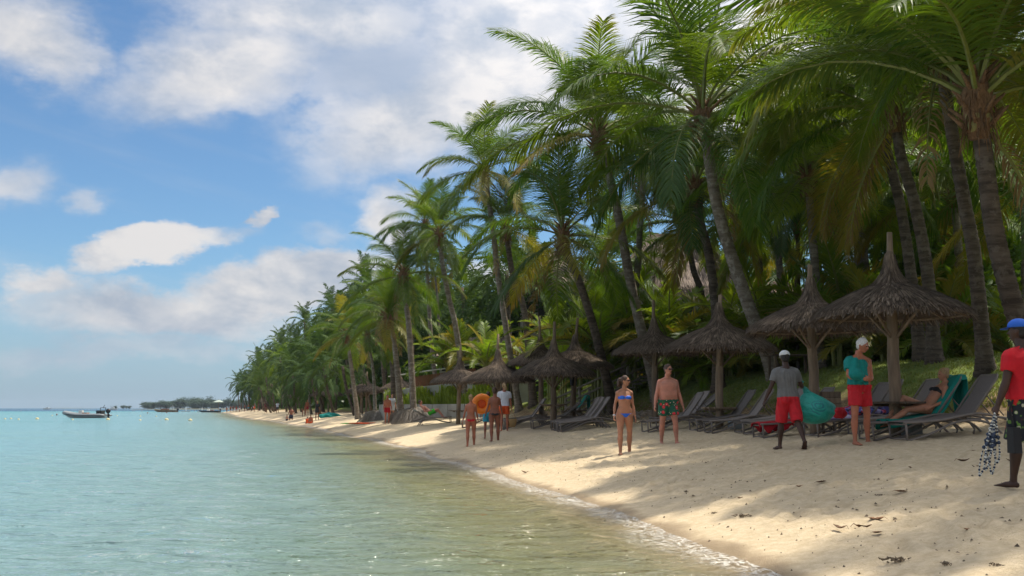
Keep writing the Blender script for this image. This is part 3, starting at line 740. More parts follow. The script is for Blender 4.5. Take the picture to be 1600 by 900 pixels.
def broadleaf(x, y, cz, sc, k, label, group=None, mat=LEAF_D, r=.22, far=False):
    g = tz(x, y); root = empty('broadleaf_tree', (x, y, g - .1), rr.uniform(0, 6), label, 'tree', group)
    mb = MB(); h = cz - g; r0 = random.Random(k * 3 + 1)
    mb.tube([(0, 0, 0), (.1, .1, h * .4), (-.1, .2, h * .7)], [r * 1.3, r, r * .7], 8)
    if not far:
        for j in range(7):
            a = j * 2.4; q = Vector((math.cos(a), math.sin(a), 0)) * sc * r0.uniform(1.4, 2.8)
            mb.tube([Vector((-.05, .15, h * r0.uniform(.45, .68))), Vector((q.x * .5, q.y * .5, h * .8)), Vector((q.x, q.y, h + r0.uniform(-1, 1.5) * sc))], [r * .5, r * .3, .03], 5)
    mb.build('trunk', TRUNK_D, root, smooth=True)
    put('crown', BIG[k % 3], root, (0, 0, h), (0, 0, rr.uniform(0, 6)), (sc,) * 3, mat, kind='stuff')
for i, (px, py, Y, sc) in enumerate([(1440, 240, 44, 1.1), (1520, 200, 46, 1.2), (1600, 270, 42, 1.1), (1480, 370, 40, .7), (1590, 400, 38, .7)]):
    broadleaf(px_x(px, Y), Y, at(px, py, Y).z, sc, i, 'dark broad-leaved tree filling the space behind the right-hand palm trunks', 'broad-leaved trees behind the palms')
for i in range(48):
    Y = 75 * (330 / 75) ** rr.random(); u = rr.uniform(13, 40); x = float(xs(Y)) + u
    px = 800 + x / Y * 1605
    if px > 1150: continue
    g = tz(x, Y); z = crown_top_z(x, Y, 46 if Y < 120 else 12, 3.5, 13 if Y > 120 else 8, g) - 1.8
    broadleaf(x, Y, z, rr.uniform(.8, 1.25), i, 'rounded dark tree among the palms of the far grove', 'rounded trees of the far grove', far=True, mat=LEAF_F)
for i in range(16):                                             # the dense end of the grove at the point
    Y = rr.uniform(255, 335); x = float(xs(Y)) + rr.uniform(4, 12) + (i % 4) * 4
    broadleaf(x, Y, tz(x, Y) + rr.uniform(4.5, 8.5), rr.uniform(.8, 1.15), i, 'rounded dark tree among the palms of the far grove', 'rounded trees of the far grove', far=True, mat=LEAF_F)
def bush(x, y, s_, label, group, mat=None, z=None):
    root = put('bush', rr.choice(BUSH), None, (x, y, (tz(x, y) if z is None else z) + .45 * s_), (0, 0, rr.uniform(0, 6)), (s_, s_, s_), mat); tag(root, label, 'bush', group)
for i in range(40):
    Y = rr.uniform(31, 66); x = float(xs(Y)) + rr.uniform(16.5, 21) - (0 if Y < 45 else 2.5)
    bush(x, Y, rr.uniform(1.0, 2.0), 'leafy green bush in the undergrowth behind the lawn', 'bushes behind the lawn', rr.choice([LEAF_M, LEAF_D, LEAF_M]))
for i in range(16):
    Y = rr.uniform(34, 39); x = 6.5 + rr.uniform(4.5, 15)
    bush(x, Y + (x < 10) * 4, rr.uniform(.9, 1.9), 'leafy green bush just behind the right-hand fence', 'bushes behind the fence', rr.choice([LEAF_M, LEAF_D]))
for px, py, Y in [(1480, 455, 36), (1545, 450, 37), (1520, 500, 35), (1595, 470, 36)]:
    bush(px_x(px, Y), Y, 2.1, 'sunlit bright green shrub behind the half-black trunk', 'sunlit shrubs behind the fence', LEAF_M, at(px, py, Y).z - .9)

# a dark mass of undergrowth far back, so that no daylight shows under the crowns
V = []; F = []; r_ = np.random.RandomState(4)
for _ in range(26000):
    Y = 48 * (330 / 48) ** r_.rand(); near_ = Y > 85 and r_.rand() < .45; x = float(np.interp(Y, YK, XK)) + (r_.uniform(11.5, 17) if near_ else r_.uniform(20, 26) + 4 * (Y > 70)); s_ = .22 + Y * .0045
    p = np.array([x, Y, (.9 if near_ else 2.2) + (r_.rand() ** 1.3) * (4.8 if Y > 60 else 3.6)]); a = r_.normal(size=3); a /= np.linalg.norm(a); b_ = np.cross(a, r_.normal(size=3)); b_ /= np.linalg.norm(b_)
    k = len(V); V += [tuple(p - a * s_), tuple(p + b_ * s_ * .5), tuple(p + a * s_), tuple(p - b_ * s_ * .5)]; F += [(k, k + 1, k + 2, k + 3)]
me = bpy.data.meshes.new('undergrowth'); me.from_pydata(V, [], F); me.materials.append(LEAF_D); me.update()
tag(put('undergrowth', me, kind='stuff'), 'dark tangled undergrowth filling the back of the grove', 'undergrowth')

# grass on the bank and lawn, and the clump fringe at its top
V = []; F = []
for _ in range(70000):
    Y = 12 * (58 / 12) ** r_.rand(); u = 9.3 + 7.5 * r_.rand() ** 1.2
    x = float(np.interp(Y, YK, XK)) + u
    V.append((x, Y))
V = np.array(V); dn = fbm(V[:, 0] * .7, V[:, 1] * .7, 3); V = V[dn > -0.06 - 0.03 * (V[:, 0] - np.interp(V[:, 1], YK, XK) - 10)]
Z = terrain(V[:, 0], V[:, 1]); VV = []; FF = []
for (x, y), z in zip(V, Z):
    a = r_.rand() * 6.28; hh = r_.uniform(.03, .085) * (1.5 if r_.rand() < .08 else 1); w_ = .011 + y * .0003; k = len(VV)
    c_, s_ = math.cos(a) * w_, math.sin(a) * w_; lx, ly = r_.normal(size=2) * .03
    VV += [(x - c_, y - s_, z - .01), (x + c_, y + s_, z - .01), (x + lx, y + ly, z + hh)]; FF.append((k, k + 1, k + 2))
me = bpy.data.meshes.new('grass'); me.from_pydata(VV, [], FF); me.materials.append(GRASSM); me.update()
tag(put('grass', me, kind='stuff'), 'short grass growing in patches over the bank and lawn', 'grass')
# litter of dry scraps on the bank and round the loungers, weed scraps and pebbles along the tide line
def scraps(name, N, fpos, size, mat, label, cat, flat=.25):
    VV = []; FF = []
    for _ in range(N):
        x, y = fpos(); z = tz(x, y) if N < 2500 else None
        VV.append((x, y))
    A = np.array(VV); Z = terrain(A[:, 0], A[:, 1]); VV = []
    for (x, y), z in zip(A, Z):
        s_ = size * r_.uniform(.4, 1.6); a = r_.rand() * 6.28; k = len(VV)
        for j in range(5):
            t = a + j * 1.2566; q = s_ * r_.uniform(.5, 1.2); VV.append((x + q * math.cos(t) * (1 if j % 2 else .6), y + q * math.sin(t), z - .004 + .02 * s_))
        VV.append((x, y, z + s_ * flat * r_.uniform(.5, 1.5)))
        for j in range(5): FF.append((k + j, k + (j + 1) % 5, k + 5))
    me = bpy.data.meshes.new(name); me.from_pydata(VV, [], FF); me.materials.append(mat); me.update()
    tag(put(name, me, kind='stuff'), label, cat)
LITTER = simple('dry_litter', (0.17, 0.12, 0.07), .9, .5, 3)
WEED = simple('weed_scraps', (0.15, 0.11, 0.07), .9, .5, 3)
def bankpos():
    Y = r_.uniform(13, 56); return float(np.interp(Y, YK, XK)) + r_.uniform(7.4, 10.8), Y
def tidepos():
    Y = 6.5 + 26 * r_.rand() ** 1.5; return float(np.interp(Y, YK, XK)) + (1.9 + .9 * r_.randn() if r_.rand() < .75 else r_.uniform(.8, 7)), Y
scraps('dry_litter', 5200, bankpos, .035, LITTER, 'dry leaf scraps littering the foot of the bank', 'litter')
scraps('weed_scraps', 1700, tidepos, .018, WEED, 'dark weed scraps and pebbles scattered over the sand above the waterline', 'debris', .6)

# ------------------------------------------------------------------ single things lying on the sand
LEAFB = simple('fallen_leaf', (0.17, 0.085, 0.04), .8, .4, 20, obj_rand=.3)
def leaf_mesh(seed, L, curl):
    r0 = random.Random(seed); mb = MB(); n_ = 9
    for i in range(n_):
        t = i / (n_ - 1); w_ = L * .24 * math.sin(math.pi * min(1, t * .95 + .03)) ** .8 + .002; x = (t - .5) * L; z = .012 + curl * (2 * t - 1) ** 2 * L
        mb.v += [Vector((x, -w_, z + w_ * .8 * (1 + r0.uniform(-.3, .3)))), Vector((x, 0, z)), Vector((x, w_, z + w_ * .6 * (1 + r0.uniform(-.3, .3))))]
        if i:
            k = len(mb.v) - 6; mb.face(k, k + 1, k + 4, k + 3); mb.face(k + 1, k + 2, k + 5, k + 4)
    mb.tube([(-.5 * L, 0, .012 + curl * L), (-.66 * L, .01, .02)], [.004, .003], 4)
    return mb.mesh('fallen_leaf', LEAFB, True)
LM = [leaf_mesh(k, .22, .12 + .08 * k) for k in range(4)]
for i, (px, py, s_, lb) in enumerate([
        (1283, 756, 1.1, 'dark curled leaf below the lounging woman, left of the long lit sand patch'), (1250, 763, .8, 'reddish leaf just left of the dark curled one'),
        (1505, 723, 1.1, 'long brown leaf on the sand in front of the man in the blue cap'), (1524, 732, .7, 'small leaf just right of and nearer than the long brown one'), (1524, 707, .7, 'leaf lying beside the dangling bead necklaces'),
        (1426, 734, .8, 'flat brown leaf below the lounger under the nearest umbrella'), (1392, 721, .7, 'small reddish leaf by the foot of the nearest lounger'),
        (1582, 724, 1.0, 'leaf by the bare feet of the man in the blue cap'), (1408, 772, 1.0, 'pale brown leaf alone in the middle of the near sand'),
        (1370, 815, 1.1, 'brown upturned leaf, right one of the near trio, pointing right'), (1348, 829, 1.2, 'large crumpled leaf in the middle of the near trio'), (1312, 828, .9, 'leaf at the left of the near trio'), (1371, 836, .8, 'small dark leaf nearest the camera in the near trio'),
        (1521, 836, 1.1, 'long thin leaf on the near sand at right'), (1156, 781, .6, 'single leaf left of the near sand, by the waterline scraps'), (820, 740, 1.1, 'pale leaf at the water edge far left on the sand')]):
    p = ground_px(px, py); o = put('fallen_leaf', LM[i % 4], None, (p.x, p.y, tz(p.x, p.y) + .01), (rr.uniform(-.1, .1), rr.uniform(-.1, .1), rr.uniform(-.5, .5) + (3.14 if i % 2 else 0)), (s_ * .68, s_ * .68, s_ * .5)); tag(o, lb, 'leaf')
mbt = MB(); r0 = random.Random(3)
for k in range(46):
    p = Vector((r0.gauss(0, .10), r0.gauss(0, .05), .01 + .05 * r0.random())); mbt.tube([p, p + Vector((r0.uniform(-.07, .07), r0.uniform(-.05, .05), r0.uniform(-.02, .03)))], [.012, .004], 4)
CL = mbt.mesh('weed_clump', WEED)
for i, (px, py, s_, lb) in enumerate([(1402, 881, 1.1, 'largest dry weed clump near the bottom edge of the sand'), (1478, 886, .6, 'small weed clump right of the largest one at the bottom edge'), (1160, 809, .9, 'weed clump at the left end of the scattered scraps'), (1115, 803, .5, 'small weed clump close to the foam'), (1560, 886, .6, 'weed clump in the bottom right corner'), (1376, 776, .5, 'grey weed tuft on the shaded sand below the loungers'), (1072, 769, .55, 'dark weed tuft in the lit sand below the sunglassed couple')]):
    p = ground_px(px, py); tag(put('weed_clump', CL, None, (p.x, p.y, tz(p.x, p.y)), (0, 0, i * 1.3), (s_ * .6,) * 3, kind='stuff'), lb, 'seaweed')
# ------------------------------------------------------------------ thatched umbrellas
def thatch_mesh(seed, Rr=1.45, hb=.60):
    """skirt of straw over a cone: straws lie down the slope in overlapping courses, frayed at the eave"""
    r0 = random.Random(seed); mb = MB()
    def surf(q):                                                  # q 0 top .. 1 eave -> radius, height above eave
        return 0.10 + (Rr - .10) * q, hb * (1 - q ** 1.4)
    for course in range(9):
        q0 = course / 9.0; q1 = min(1.05, q0 + 0.24)
        nn = int(90 + 700 * (q0 + .12))
        for k in range(nn):
            a = 6.2832 * (k + r0.random()) / nn; da = r0.uniform(-.05, .05)
            j0 = q0 + r0.uniform(-.03, .03); j1 = q1 + r0.uniform(-.05, .04)
            ra, za = surf(max(0, j0)); rb, zb = surf(min(1, j1))
            if j1 > 1: rb += (j1 - 1) * .6; zb -= (j1 - 1) * 2.2
            lift = .015 + .018 * r0.random(); w_ = .008 + .009 * r0.random()
            c0, s0, c1, s1 = math.cos(a), math.sin(a), math.cos(a + da), math.sin(a + da)
            t0 = Vector((-s0, c0, 0)); b0 = len(mb.v)
            A = Vector((ra * c0, ra * s0, za + lift)); B = Vector((rb * c1, rb * s1, zb + lift * 1.6 + .02))
            M_ = (A + B) / 2 + Vector((0, 0, .012))
            mb.v += [A - t0 * w_, A + t0 * w_, M_ - t0 * w_ * 1.1, M_ + t0 * w_ * 1.1, B - t0 * w_ * .5, B + t0 * w_ * .5]
            mb.face(b0, b0 + 1, b0 + 3, b0 + 2); mb.face(b0 + 2, b0 + 3, b0 + 5, b0 + 4)
    for k in range(1100):                                          # ragged eave fringe
        a = r0.uniform(0, 6.2832); c0, s0 = math.cos(a), math.sin(a); r1 = Rr * r0.uniform(.93, 1.0); t0 = Vector((-s0, c0, 0)) * .009
        A = Vector((r1 * c0, r1 * s0, .04)); B = A + Vector((c0 * r0.uniform(0, .09), s0 * r0.uniform(0, .09), -r0.uniform(.07, .12))); b0 = len(mb.v)
        mb.v += [A - t0, A + t0, B]; mb.face(b0, b0 + 1, b0 + 2)
    return mb.mesh('thatch', THATCH)
def cap_mesh(seed):
    r0 = random.Random(seed); mb = MB()
    prof_ = [(0, .46), (.12, .30), (.26, .18), (.5, .095), (.75, .07), (1.05, .06)]
    mb.lathe([(.44, -.02), (.27, .12), (.16, .26), (.10, .46), (.07, .70), (.05, .72)], 16)
    for k in range(900):
        a = r0.uniform(0, 6.2832); z = r0.uniform(-.04, .68); r1 = np.interp(z, [x[0] for x in prof_], [x[1] for x in prof_]) + .01
        z2 = z - r0.uniform(.12, .25); r2 = np.interp(z2, [-.25, 0, .12, .26, .5, .75], [.60, .48, .31, .19, .11, .08]) + .02
        c0, s0 = math.cos(a), math.sin(a); t0 = Vector((-s0, c0, 0)) * .012; b0 = len(mb.v)
        mb.v += [Vector((r1 * c0, r1 * s0, z)) - t0, Vector((r1 * c0, r1 * s0, z)) + t0, Vector((r2 * c0, r2 * s0, z2))]; mb.face(b0, b0 + 1, b0 + 2)
    return mb.mesh('thatch_cap', THATCH)
TH = [thatch_mesh(k) for k in range(3)]; CAPM = cap_mesh(5)
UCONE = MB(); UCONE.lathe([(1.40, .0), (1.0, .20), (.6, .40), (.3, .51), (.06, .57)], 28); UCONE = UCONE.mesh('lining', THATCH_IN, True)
mb = MB(); mb.tube([(math.cos(a) * 1.36, math.sin(a) * 1.36, .02) for a in [k * math.pi / 12 for k in range(25)]], .025, 5, False); HOOP = mb.mesh('eave_hoop', WOOD, True)
mb = MB(); mb.tube([(0, 0, 0), (0.72, 0, .42), (1.42, 0, -.02 + .0)], .0, 6); mb = MB()
mb.tube([(0.05, 0, .48), (1.0, 0, .13), (1.40, 0, -.03)], .024, 6); RAFTER = mb.mesh('rafter', WOOD, True)
mb = MB(); mb.tube([(.06, 0, -.42), (.70, 0, .26)], .028, 6); BRACE = mb.mesh('brace', WOOD, True)
mb = MB(); mb.tube([(math.cos(a) * .45, math.sin(a) * .45, .10) for a in [k * math.pi / 10 for k in range(21)]], .022, 5, False); BAND = mb.mesh('cap_binding', WOOD_D, True)
def table_mesh():
    mb = MB()
    for k in range(6):
        y = -.375 + k * .15 + .0; w_ = 2 * math.sqrt(max(.04, .46 ** 2 - y * y)); mb.box((0, y, 0), (w_, .142, .035))
    mb.box((0, -.2, -.045), (.7, .06, .05)); mb.box((0, .2, -.045), (.7, .06, .05)); return mb.mesh('table_top', WOOD)
TABLE = table_mesh()
def umbrella(label, px, Y, sc=1.0, lean=(0, 0), table=None, stub=.75, eave=2.25, tcol=None):
    x = px_x(px, Y); g = tz(x, Y); r0 = random.Random(int(px))
    root = empty('thatched_umbrella', (x, Y, g - .05), r0.uniform(0, 6), label, 'beach umbrella', 'thatched umbrellas along the beach')
    mb = MB(); top = eave + 1.2 * sc + stub * .75
    P = [Vector((lean[0] * q, lean[1] * q, top * q)) for q in np.linspace(0, 1, 9)]
    P = [p + Vector((r0.uniform(-.012, .012), r0.uniform(-.012, .012), 0)) for p in P]
    mb.tube(P, [.112, .11, .108, .105, .10, .09, .072, .058, .048], 10); mb.build('post', WOOD, root, smooth=True)
    o_ = Vector((lean[0] * eave / top, lean[1] * eave / top, eave)); s3 = (sc, sc, sc)
    put('thatch', TH[int(px) % 3], root, o_, (0, 0, r0.uniform(0, 6)), s3, kind='stuff')
    put('lining', UCONE, root, o_, (0, 0, 0), s3)
    o2 = o_ + Vector((0, 0, .50 * sc)); put('thatch_cap', CAPM, root, o2, (0, 0, r0.uniform(0, 6)), s3, kind='stuff'); put('cap_binding', BAND, root, o2 - Vector((0, 0, .09)), (0, 0, 0), s3)
    put('eave_hoop', HOOP, root, o_, (0, 0, 0), s3)
    for k in range(12): put('rafter', RAFTER, root, o_, (0, 0, k * math.pi / 6), s3)
    for k in range(4): put('brace', BRACE, root, o_, (0, 0, k * math.pi / 2 + .2), s3)
    if table:
        put('table_top', TABLE, root, (0, 0, table), (0, 0, r0.uniform(0, 1)), (1, 1, 1), tcol)
    return root
umbrella('nearest thatched umbrella, over the lounging woman, its top drawn out like a bottle neck', 1397, 18.5, .97, (0.03, 0), .66, .5, 2.22, WOOD_D)
umbrella('thatched umbrella behind the man with the green sack, half covered by the nearest one', 1271, 22.0, .97, (0, 0), None, .35, 2.28)
umbrella('darkest thatched umbrella, plank table on its post, just right of the shirtless man', 1122, 28.0, 1.06, (-.1, 0), .62, .3, 2.2)
umbrella('thatched umbrella with sunlit straw behind the couple', 1023, 34.5, 1.0, (0, 0), None, .8, 2.4)
umbrella('thatched umbrella with a red cloth hanging under its eave', 893, 39.5, 1.03, (-.25, .0), .55, .9, 2.22)
umbrella('thatched umbrella overlapping the one with the red cloth, its left eave lowest', 864, 38.0, 1.08, (-.2, 0), .9, .9, 1.98)
umbrella('thatched umbrella whose top pokes out behind the pair with the red cloth', 846, 43.5, 1.0, (-.1, 0), None, 1.1, 2.5)
umbrella('thatched umbrella behind the walking woman with the straw hair, over empty loungers', 778, 43.5, 1.10, (0, 0), None, .9, 1.95)
umbrella('leftmost near thatched umbrella, two-layered, over the man in green shorts', 716, 50.5, 1.0, (.2, 0), .7, .9, 2.1)
for i, (px, Y) in enumerate([(560, 92), (538, 99), (515, 108), (492, 118), (600, 84), (468, 132), (448, 150), (480, 125)]):
    x = float(xs(Y)) + 6.5 + (i % 3); 
    umbrella('thatched umbrella in the dark row under the far palms', 800 + x / Y * 1605, Y, 1.15, (0, 0), None, .5, 2.1)['group'] = 'thatched umbrellas of the far row'

# ------------------------------------------------------------------ loungers
RAILM = simple('lounger_frame', (0.18, 0.15, 0.13), .55, .12, 10, .1, spec=.4)
SLING = simple('lounger_fabric', (0.19, 0.16, 0.145), .8, .1, 40, .4, .004, obj_rand=.15)
SLING_G = simple('green_lounger_fabric', (0.02, 0.13, 0.09), .8, .1, 40, .4, .004)
def lounger_meshes():
    P = {}
    W2 = .32
    rail = [(0, .33), (.35, .325), (.75, .345), (1.15, .40), (1.40, .39), (1.75, .30), (1.98, .27)]
    def rp(y): return catmull([Vector((a, y, b_)) for a, b_ in rail], 4)
    mb = MB(); mb.tube(rp(W2), .022, 7); P['rail'] = mb.mesh('side_rail', RAILM, True)
    mb = MB()
    seat = catmull([Vector((a, 0, b_ + .012)) for a, b_ in rail[:5]], 5)
    for p in seat: mb.v += [p + Vector((0, -W2 + .02, 0)), p + Vector((0, W2 - .02, 0)), p + Vector((0, -W2 + .02, -.012)), p + Vector((0, W2 - .02, -.012))]
    for i in range(len(seat) - 1):
        k = i * 4; mb.face(k, k + 4, k + 5, k + 1); mb.face(k + 2, k + 3, k + 7, k + 6)
    P['seat'] = mb.mesh('seat_sling', SLING, True)
    for nm_, ang in (('back', 50), ('back_low', 33), ('back_flat', 6)):
        mb = MB(); c_, s_ = math.cos(R(ang)), math.sin(R(ang)); o_ = Vector((1.22, 0, .40)); d = Vector((c_, 0, s_)); nrm_ = Vector((-s_, 0, c_)); L = .80
        for k in range(7):
            q = k / 6; p = o_ + d * (L * q) + nrm_ * (-.025 * math.sin(q * 3.14)); mb.v += [p + Vector((0, -W2 + .03, 0)), p + Vector((0, W2 - .03, 0)), p + Vector((0, -W2 + .03, 0)) - nrm_ * .014, p + Vector((0, W2 - .03, 0)) - nrm_ * .014]
            if k: j = (k - 1) * 4; mb.face(j, j + 4, j + 5, j + 1); mb.face(j + 2, j + 3, j + 7, j + 6)
        P[nm_ + '_sling'] = mb.mesh('back_sling', SLING, True)
        mb = MB(); e = o_ + d * (L + .02)
        mb.tube([o_ + Vector((0, W2 - .01, 0)), o_ + d * (L * .92) + Vector((0, W2 - .01, 0)), e + Vector((0, W2 - .06, 0)), e + Vector((0, -W2 + .06, 0)), o_ + d * (L * .92) + Vector((0, -W2 + .01, 0)), o_ + Vector((0, -W2 + .01, 0))], .02, 7)
        if ang > 10:
            for y in (-.2, .2): mb.tube([o_ + d * .45 + Vector((0, y, 0)), Vector((1.22 + c_ * .45 + .30, y, .34))], .012, 5)
        P[nm_ + '_frame'] = mb.mesh('back_frame', RAILM, True)
    mb = MB(); mb.tube([(.04, 0, .32), (.04, 0, .01)], .02, 6); P['leg'] = mb.mesh('leg', RAILM, True)
    mb = MB(); mb.tube([(.04, -W2, .30), (.04, W2, .30)], .018, 6); mb.tube([(.04, -W2, .06), (.04, W2, .06)], .013, 6)
    mb.tube([(1.18, -W2, .37), (1.18, W2, .37)], .018, 6); P['cross'] = mb.mesh('crossbar', RAILM, True)
    mb = MB(); mb.tube(catmull([Vector((.06, 0, .03)), Vector((.45, 0, .12)), Vector((.85, 0, .27)), Vector((1.2, 0, .30)), Vector((1.5, 0, .22)), Vector((1.72, 0, .0))], 5), .021, 7); P['arch'] = mb.mesh('curved_leg', RAILM, True)
    mb = MB(); mb.tube([(1.38, 0, .38), (1.55, 0, .12), (1.50, 0, .0)], .018, 6); mb.tube([(1.75, 0, .28), (1.95, 0, .26)], .015, 6); P['rear'] = mb.mesh('rear_leg', RAILM, True)
    return P
LP = lounger_meshes(); W2 = .32
def lounger(label, foot, rz, back='back', group='grey loungers under the thatched umbrellas', fab=None, roll=0):
    x, y = foot; g = tz(x, y); hx, hy = x + 1.7 * math.cos(rz), y + 1.7 * math.sin(rz)
    root = empty('lounger', (x, y, g - .015), rz, label, 'lounger', group)
    root.rotation_euler = (roll, -math.atan2(tz(hx, hy) - g, 1.7) * .8, rz)
    put('seat_sling', LP['seat'], root, mat=fab); put('back_sling', LP[back + '_sling'], root, mat=fab); put('back_frame', LP[back + '_frame'], root); put('crossbar', LP['cross'], root)
    put('side_rail', LP['rail'], root); put('side_rail', LP['rail'], root, (0, -2 * W2, 0))
    for s_ in (-W2, W2):
        put('leg', LP['leg'], root, (0, s_, 0)); put('curved_leg', LP['arch'], root, (0, s_ * .98, 0)); put('rear_leg', LP['rear'], root, (0, s_ * .98, 0))
    return root
LG = []
def lpx(label, px, Y, rz=0, back='back', **kw):
    o = lounger(label, (px_x(px, Y), Y), R(rz), back, **kw); LG.append(o); return o
L_EMPTY = lpx('nearest empty lounger, its raised back at the far right end of the row', 1397, 17.5, 4)
L_WOMAN = lpx('lounger with the woman in the dark bikini lying on its turquoise towel', 1347, 18.3, 3)
L_CLOTH = lpx('lounger heaped with bright patterned cloths behind the man with the sack', 1262, 21.0, 8)
lpx('lounger standing just behind the one heaped with cloths, back raised behind the white-haired man', 1290, 22.4, 8)
L_RED = lpx('lounger with a red towel at its foot, left of the man with the sack', 1180, 22.6, 6, 'back')
lpx('lounger behind the white-haired man, back raised between him and the nearest post', 1330, 20.3, 5)
lpx('lounger with its back raised at the left elbow of the man with the sack', 1165, 24.2, 7)
lpx('right lounger of the three beside the plank-table post', 1150, 25.2, 6)
lpx('lounger directly right of the plank-table post', 1103, 26.3, 6)
lpx('middle lounger of the three beside the plank-table post, back raised high', 1080, 27.5, 8)
lpx('lounger behind the shirtless man, its foot right of his knees', 1005, 29.0, 8)
lpx('lounger with its back showing just right of the shirtless man', 1018, 30.4, 8)
lpx('lounger between the couple, third back right of the man', 1035, 32.2, 8, 'back_low')
for i, (px, Y, b_) in enumerate([(872, 33.6, 'back'), (866, 34.8, 'back'), (862, 36.0, 'back'), (868, 37.4, 'back')]):
    lpx(['lounger nearest the water in the bunch left of the bikini woman', 'second lounger of the bunch left of the bikini woman', 'third lounger of the bunch left of the bikini woman', 'lounger at the back of the bunch left of the bikini woman, dark cloth-like back'][i], px, Y, 6, b_)
L_TEAL = lpx('lounger with a teal towel hung over its raised back', 850, 40.5, 6)
lpx('lounger under the umbrella pair, foot by the two leaning posts', 830, 38.6, 6, 'back_low')
for i, (px, Y) in enumerate([(784, 40.2), (786, 41.4), (790, 43.0)]):
    lpx('lounger in the group of three beside the man in the white shirt, ' + ['nearest the water', 'middle one', 'farthest one'][i], px, Y, 6)
lpx('lounger under the left pair of umbrellas, mostly behind the walkers', 722, 45.5, 6)
L_GREEN = lpx('green lounger under the leftmost near umbrella with the man in bright green shorts', 706, 52.5, 178, 'back_low', fab=SLING_G)
for o in LG[-1:]: o['group'] = 'loungers of other colours'

# towels and cloths
def cloth(name, label, cat, pts_fn, nu, nv, mat, kind=None, thick=.012):
    mb = MB()
    for i in range(nu):
        for j in range(nv): mb.v.append(Vector(pts_fn(i / (nu - 1), j / (nv - 1))))
    for i in range(nu - 1):
        for j in range(nv - 1): k = i * nv + j; mb.face(k, k + 1, k + nv + 1, k + nv)
    o = mb.build(name, mat, smooth=True); md = o.modifiers.new('thickness', 'SOLIDIFY'); md.thickness = thick; md.offset = 1
    tag(o, label, cat); return o
TEAL = simple('teal_towel', (0.004, 0.20, 0.155), .9, .15, 30, .4, .01)
def place_like(o, root): o.location = root.location; o.rotation_euler = root.rotation_euler
def towel_on(root, label, mat, x0=.05, x1=1.98, w=.62, hang=.0, seed=0, back=50):
    r0 = random.Random(seed)
    def f(u, v):
        s_ = u * (x1 - x0) + x0; y = (v - .5) * w
        if s_ <= 1.22: p = [s_, y, float(np.interp(s_, [0, .35, .75, 1.22], [.33, .325, .345, .40])) + .03]
        else:
            t = s_ - 1.22
            if t <= .84: p = [1.22 + t * math.cos(R(back)) - .03, y, .41 + t * math.sin(R(back)) + .03]
            else: q = t - .84; p = [1.22 + .84 * math.cos(R(back)) + .06 + .02 * math.sin(v * 20), y * (1 - .2 * q), .44 + .84 * math.sin(R(back)) - q]
        p[2] += .012 * math.sin(9 * v + 7 * u + seed) + .01 * math.sin(23 * u + 11 * v)
        e = abs(v - .5) * 2
        if e > .88: p[2] -= .05 + hang * (e - .88) * 6 * (.7 + .5 * math.sin(u * 14 + seed))
        return p
    o = cloth('towel', label, 'towel', f, 44, 18, mat); place_like(o, root); return o
towel_on(L_WOMAN, 'turquoise towel spread under the lounging woman and hung over the lounger back', TEAL, .35, 2.75, .66, .12, 1)
o = towel_on(L_TEAL, 'small teal towel hung over a lounger back behind the umbrella pair', TEAL, 1.5, 2.7, .62, .1, 2)
REDT = simple('red_towel', (0.42, 0.012, 0.02), .9, .15, 20, .4, .01)
towel_on(L_RED, 'red towel on the foot of a lounger left of the man with the sack', REDT, -.02, .75, .6, .2, 4)
def patterned(name, cols, scale=9.0):
    m, n = material(name); co = n.node('ShaderNodeTexCoord').outputs['Object']
    v = n.node('ShaderNodeTexVoronoi', Vector=n.node('ShaderNodeVectorMath', _operation='ADD').outputs[0], Scale=scale)
    a = v.inputs['Vector'].links[0].from_node; n.put(a.inputs[0], co); n.put(a.inputs[1], n.scale(n.noise(co, 6, 3, out=1), (.12, .12, .12)))
    s_ = n.node('ShaderNodeSeparateXYZ', Vector=v.outputs['Color']).outputs[0]
    nd = n.n.new('ShaderNodeValToRGB'); cr = nd.color_ramp; cr.interpolation = 'CONSTANT'
    while len(cr.elements) < len(cols): cr.elements.new(.5)
    for i, (e, c_) in enumerate(zip(cr.elements, cols)): e.position = i / len(cols); e.color = tuple(c_) + (1,)
    n.put(nd.inputs[0], s_); b = n.node('ShaderNodeBsdfPrincipled', Base__Color=nd.outputs[0], Roughness=.85); finish(n, b.outputs[0]); return m
SARONG = patterned('sarong_print', [(.10, .14, .45), (.45, .03, .06), (.04, .03, .06), (.35, .33, .6), (.05, .05, .28), (.5, .1, .2)], 16)
LILAC = patterned('lilac_print', [(.45, .38, .62), (.36, .30, .58), (.6, .55, .7)], 9)
def heap(label, loc, size, mat, seed, name='cloth_heap', cat='cloth', parent=None):
    mb = MB(); ph = seed * 1.7
    def fn(p):
        a = math.atan2(p[1], p[0]); k = 1 + .14 * math.sin(5 * a + ph + 3 * p[2]) + .10 * math.sin(9 * a - ph * 2) + .08 * math.sin(14 * p[0] + 6 * p[1] + ph)
        return (p[0] * k, p[1] * k, p[2] * (1 + .2 * math.sin(7 * p[0] + ph) * math.cos(6 * p[1])))
    mb.ball((0, 0, 0), size, 34, 18, fn=fn); o = mb.build(name, mat, parent, loc, True)
    if label: tag(o, label, cat)
    return o
lz = Vector(L_CLOTH.location)
heap('pale lilac cloth spread on the foot end of the heaped lounger', lz + Vector((.45, .0, .42)), (.52, .30, .07), LILAC, 1)
heap('bright red and blue patterned sarongs heaped on the lounger', lz + Vector((1.05, .1, .53)), (.40, .28, .13), SARONG, 2)
heap('dark patterned cloth heaped at the raised end of the lounger with sarongs', lz + Vector((1.5, .3, .55)), (.28, .22, .12), patterned('dark_print', [(.03, .02, .04), (.3, .03, .05), (.05, .05, .2)], 12), 5)
p = Vector(L_WOMAN.location)
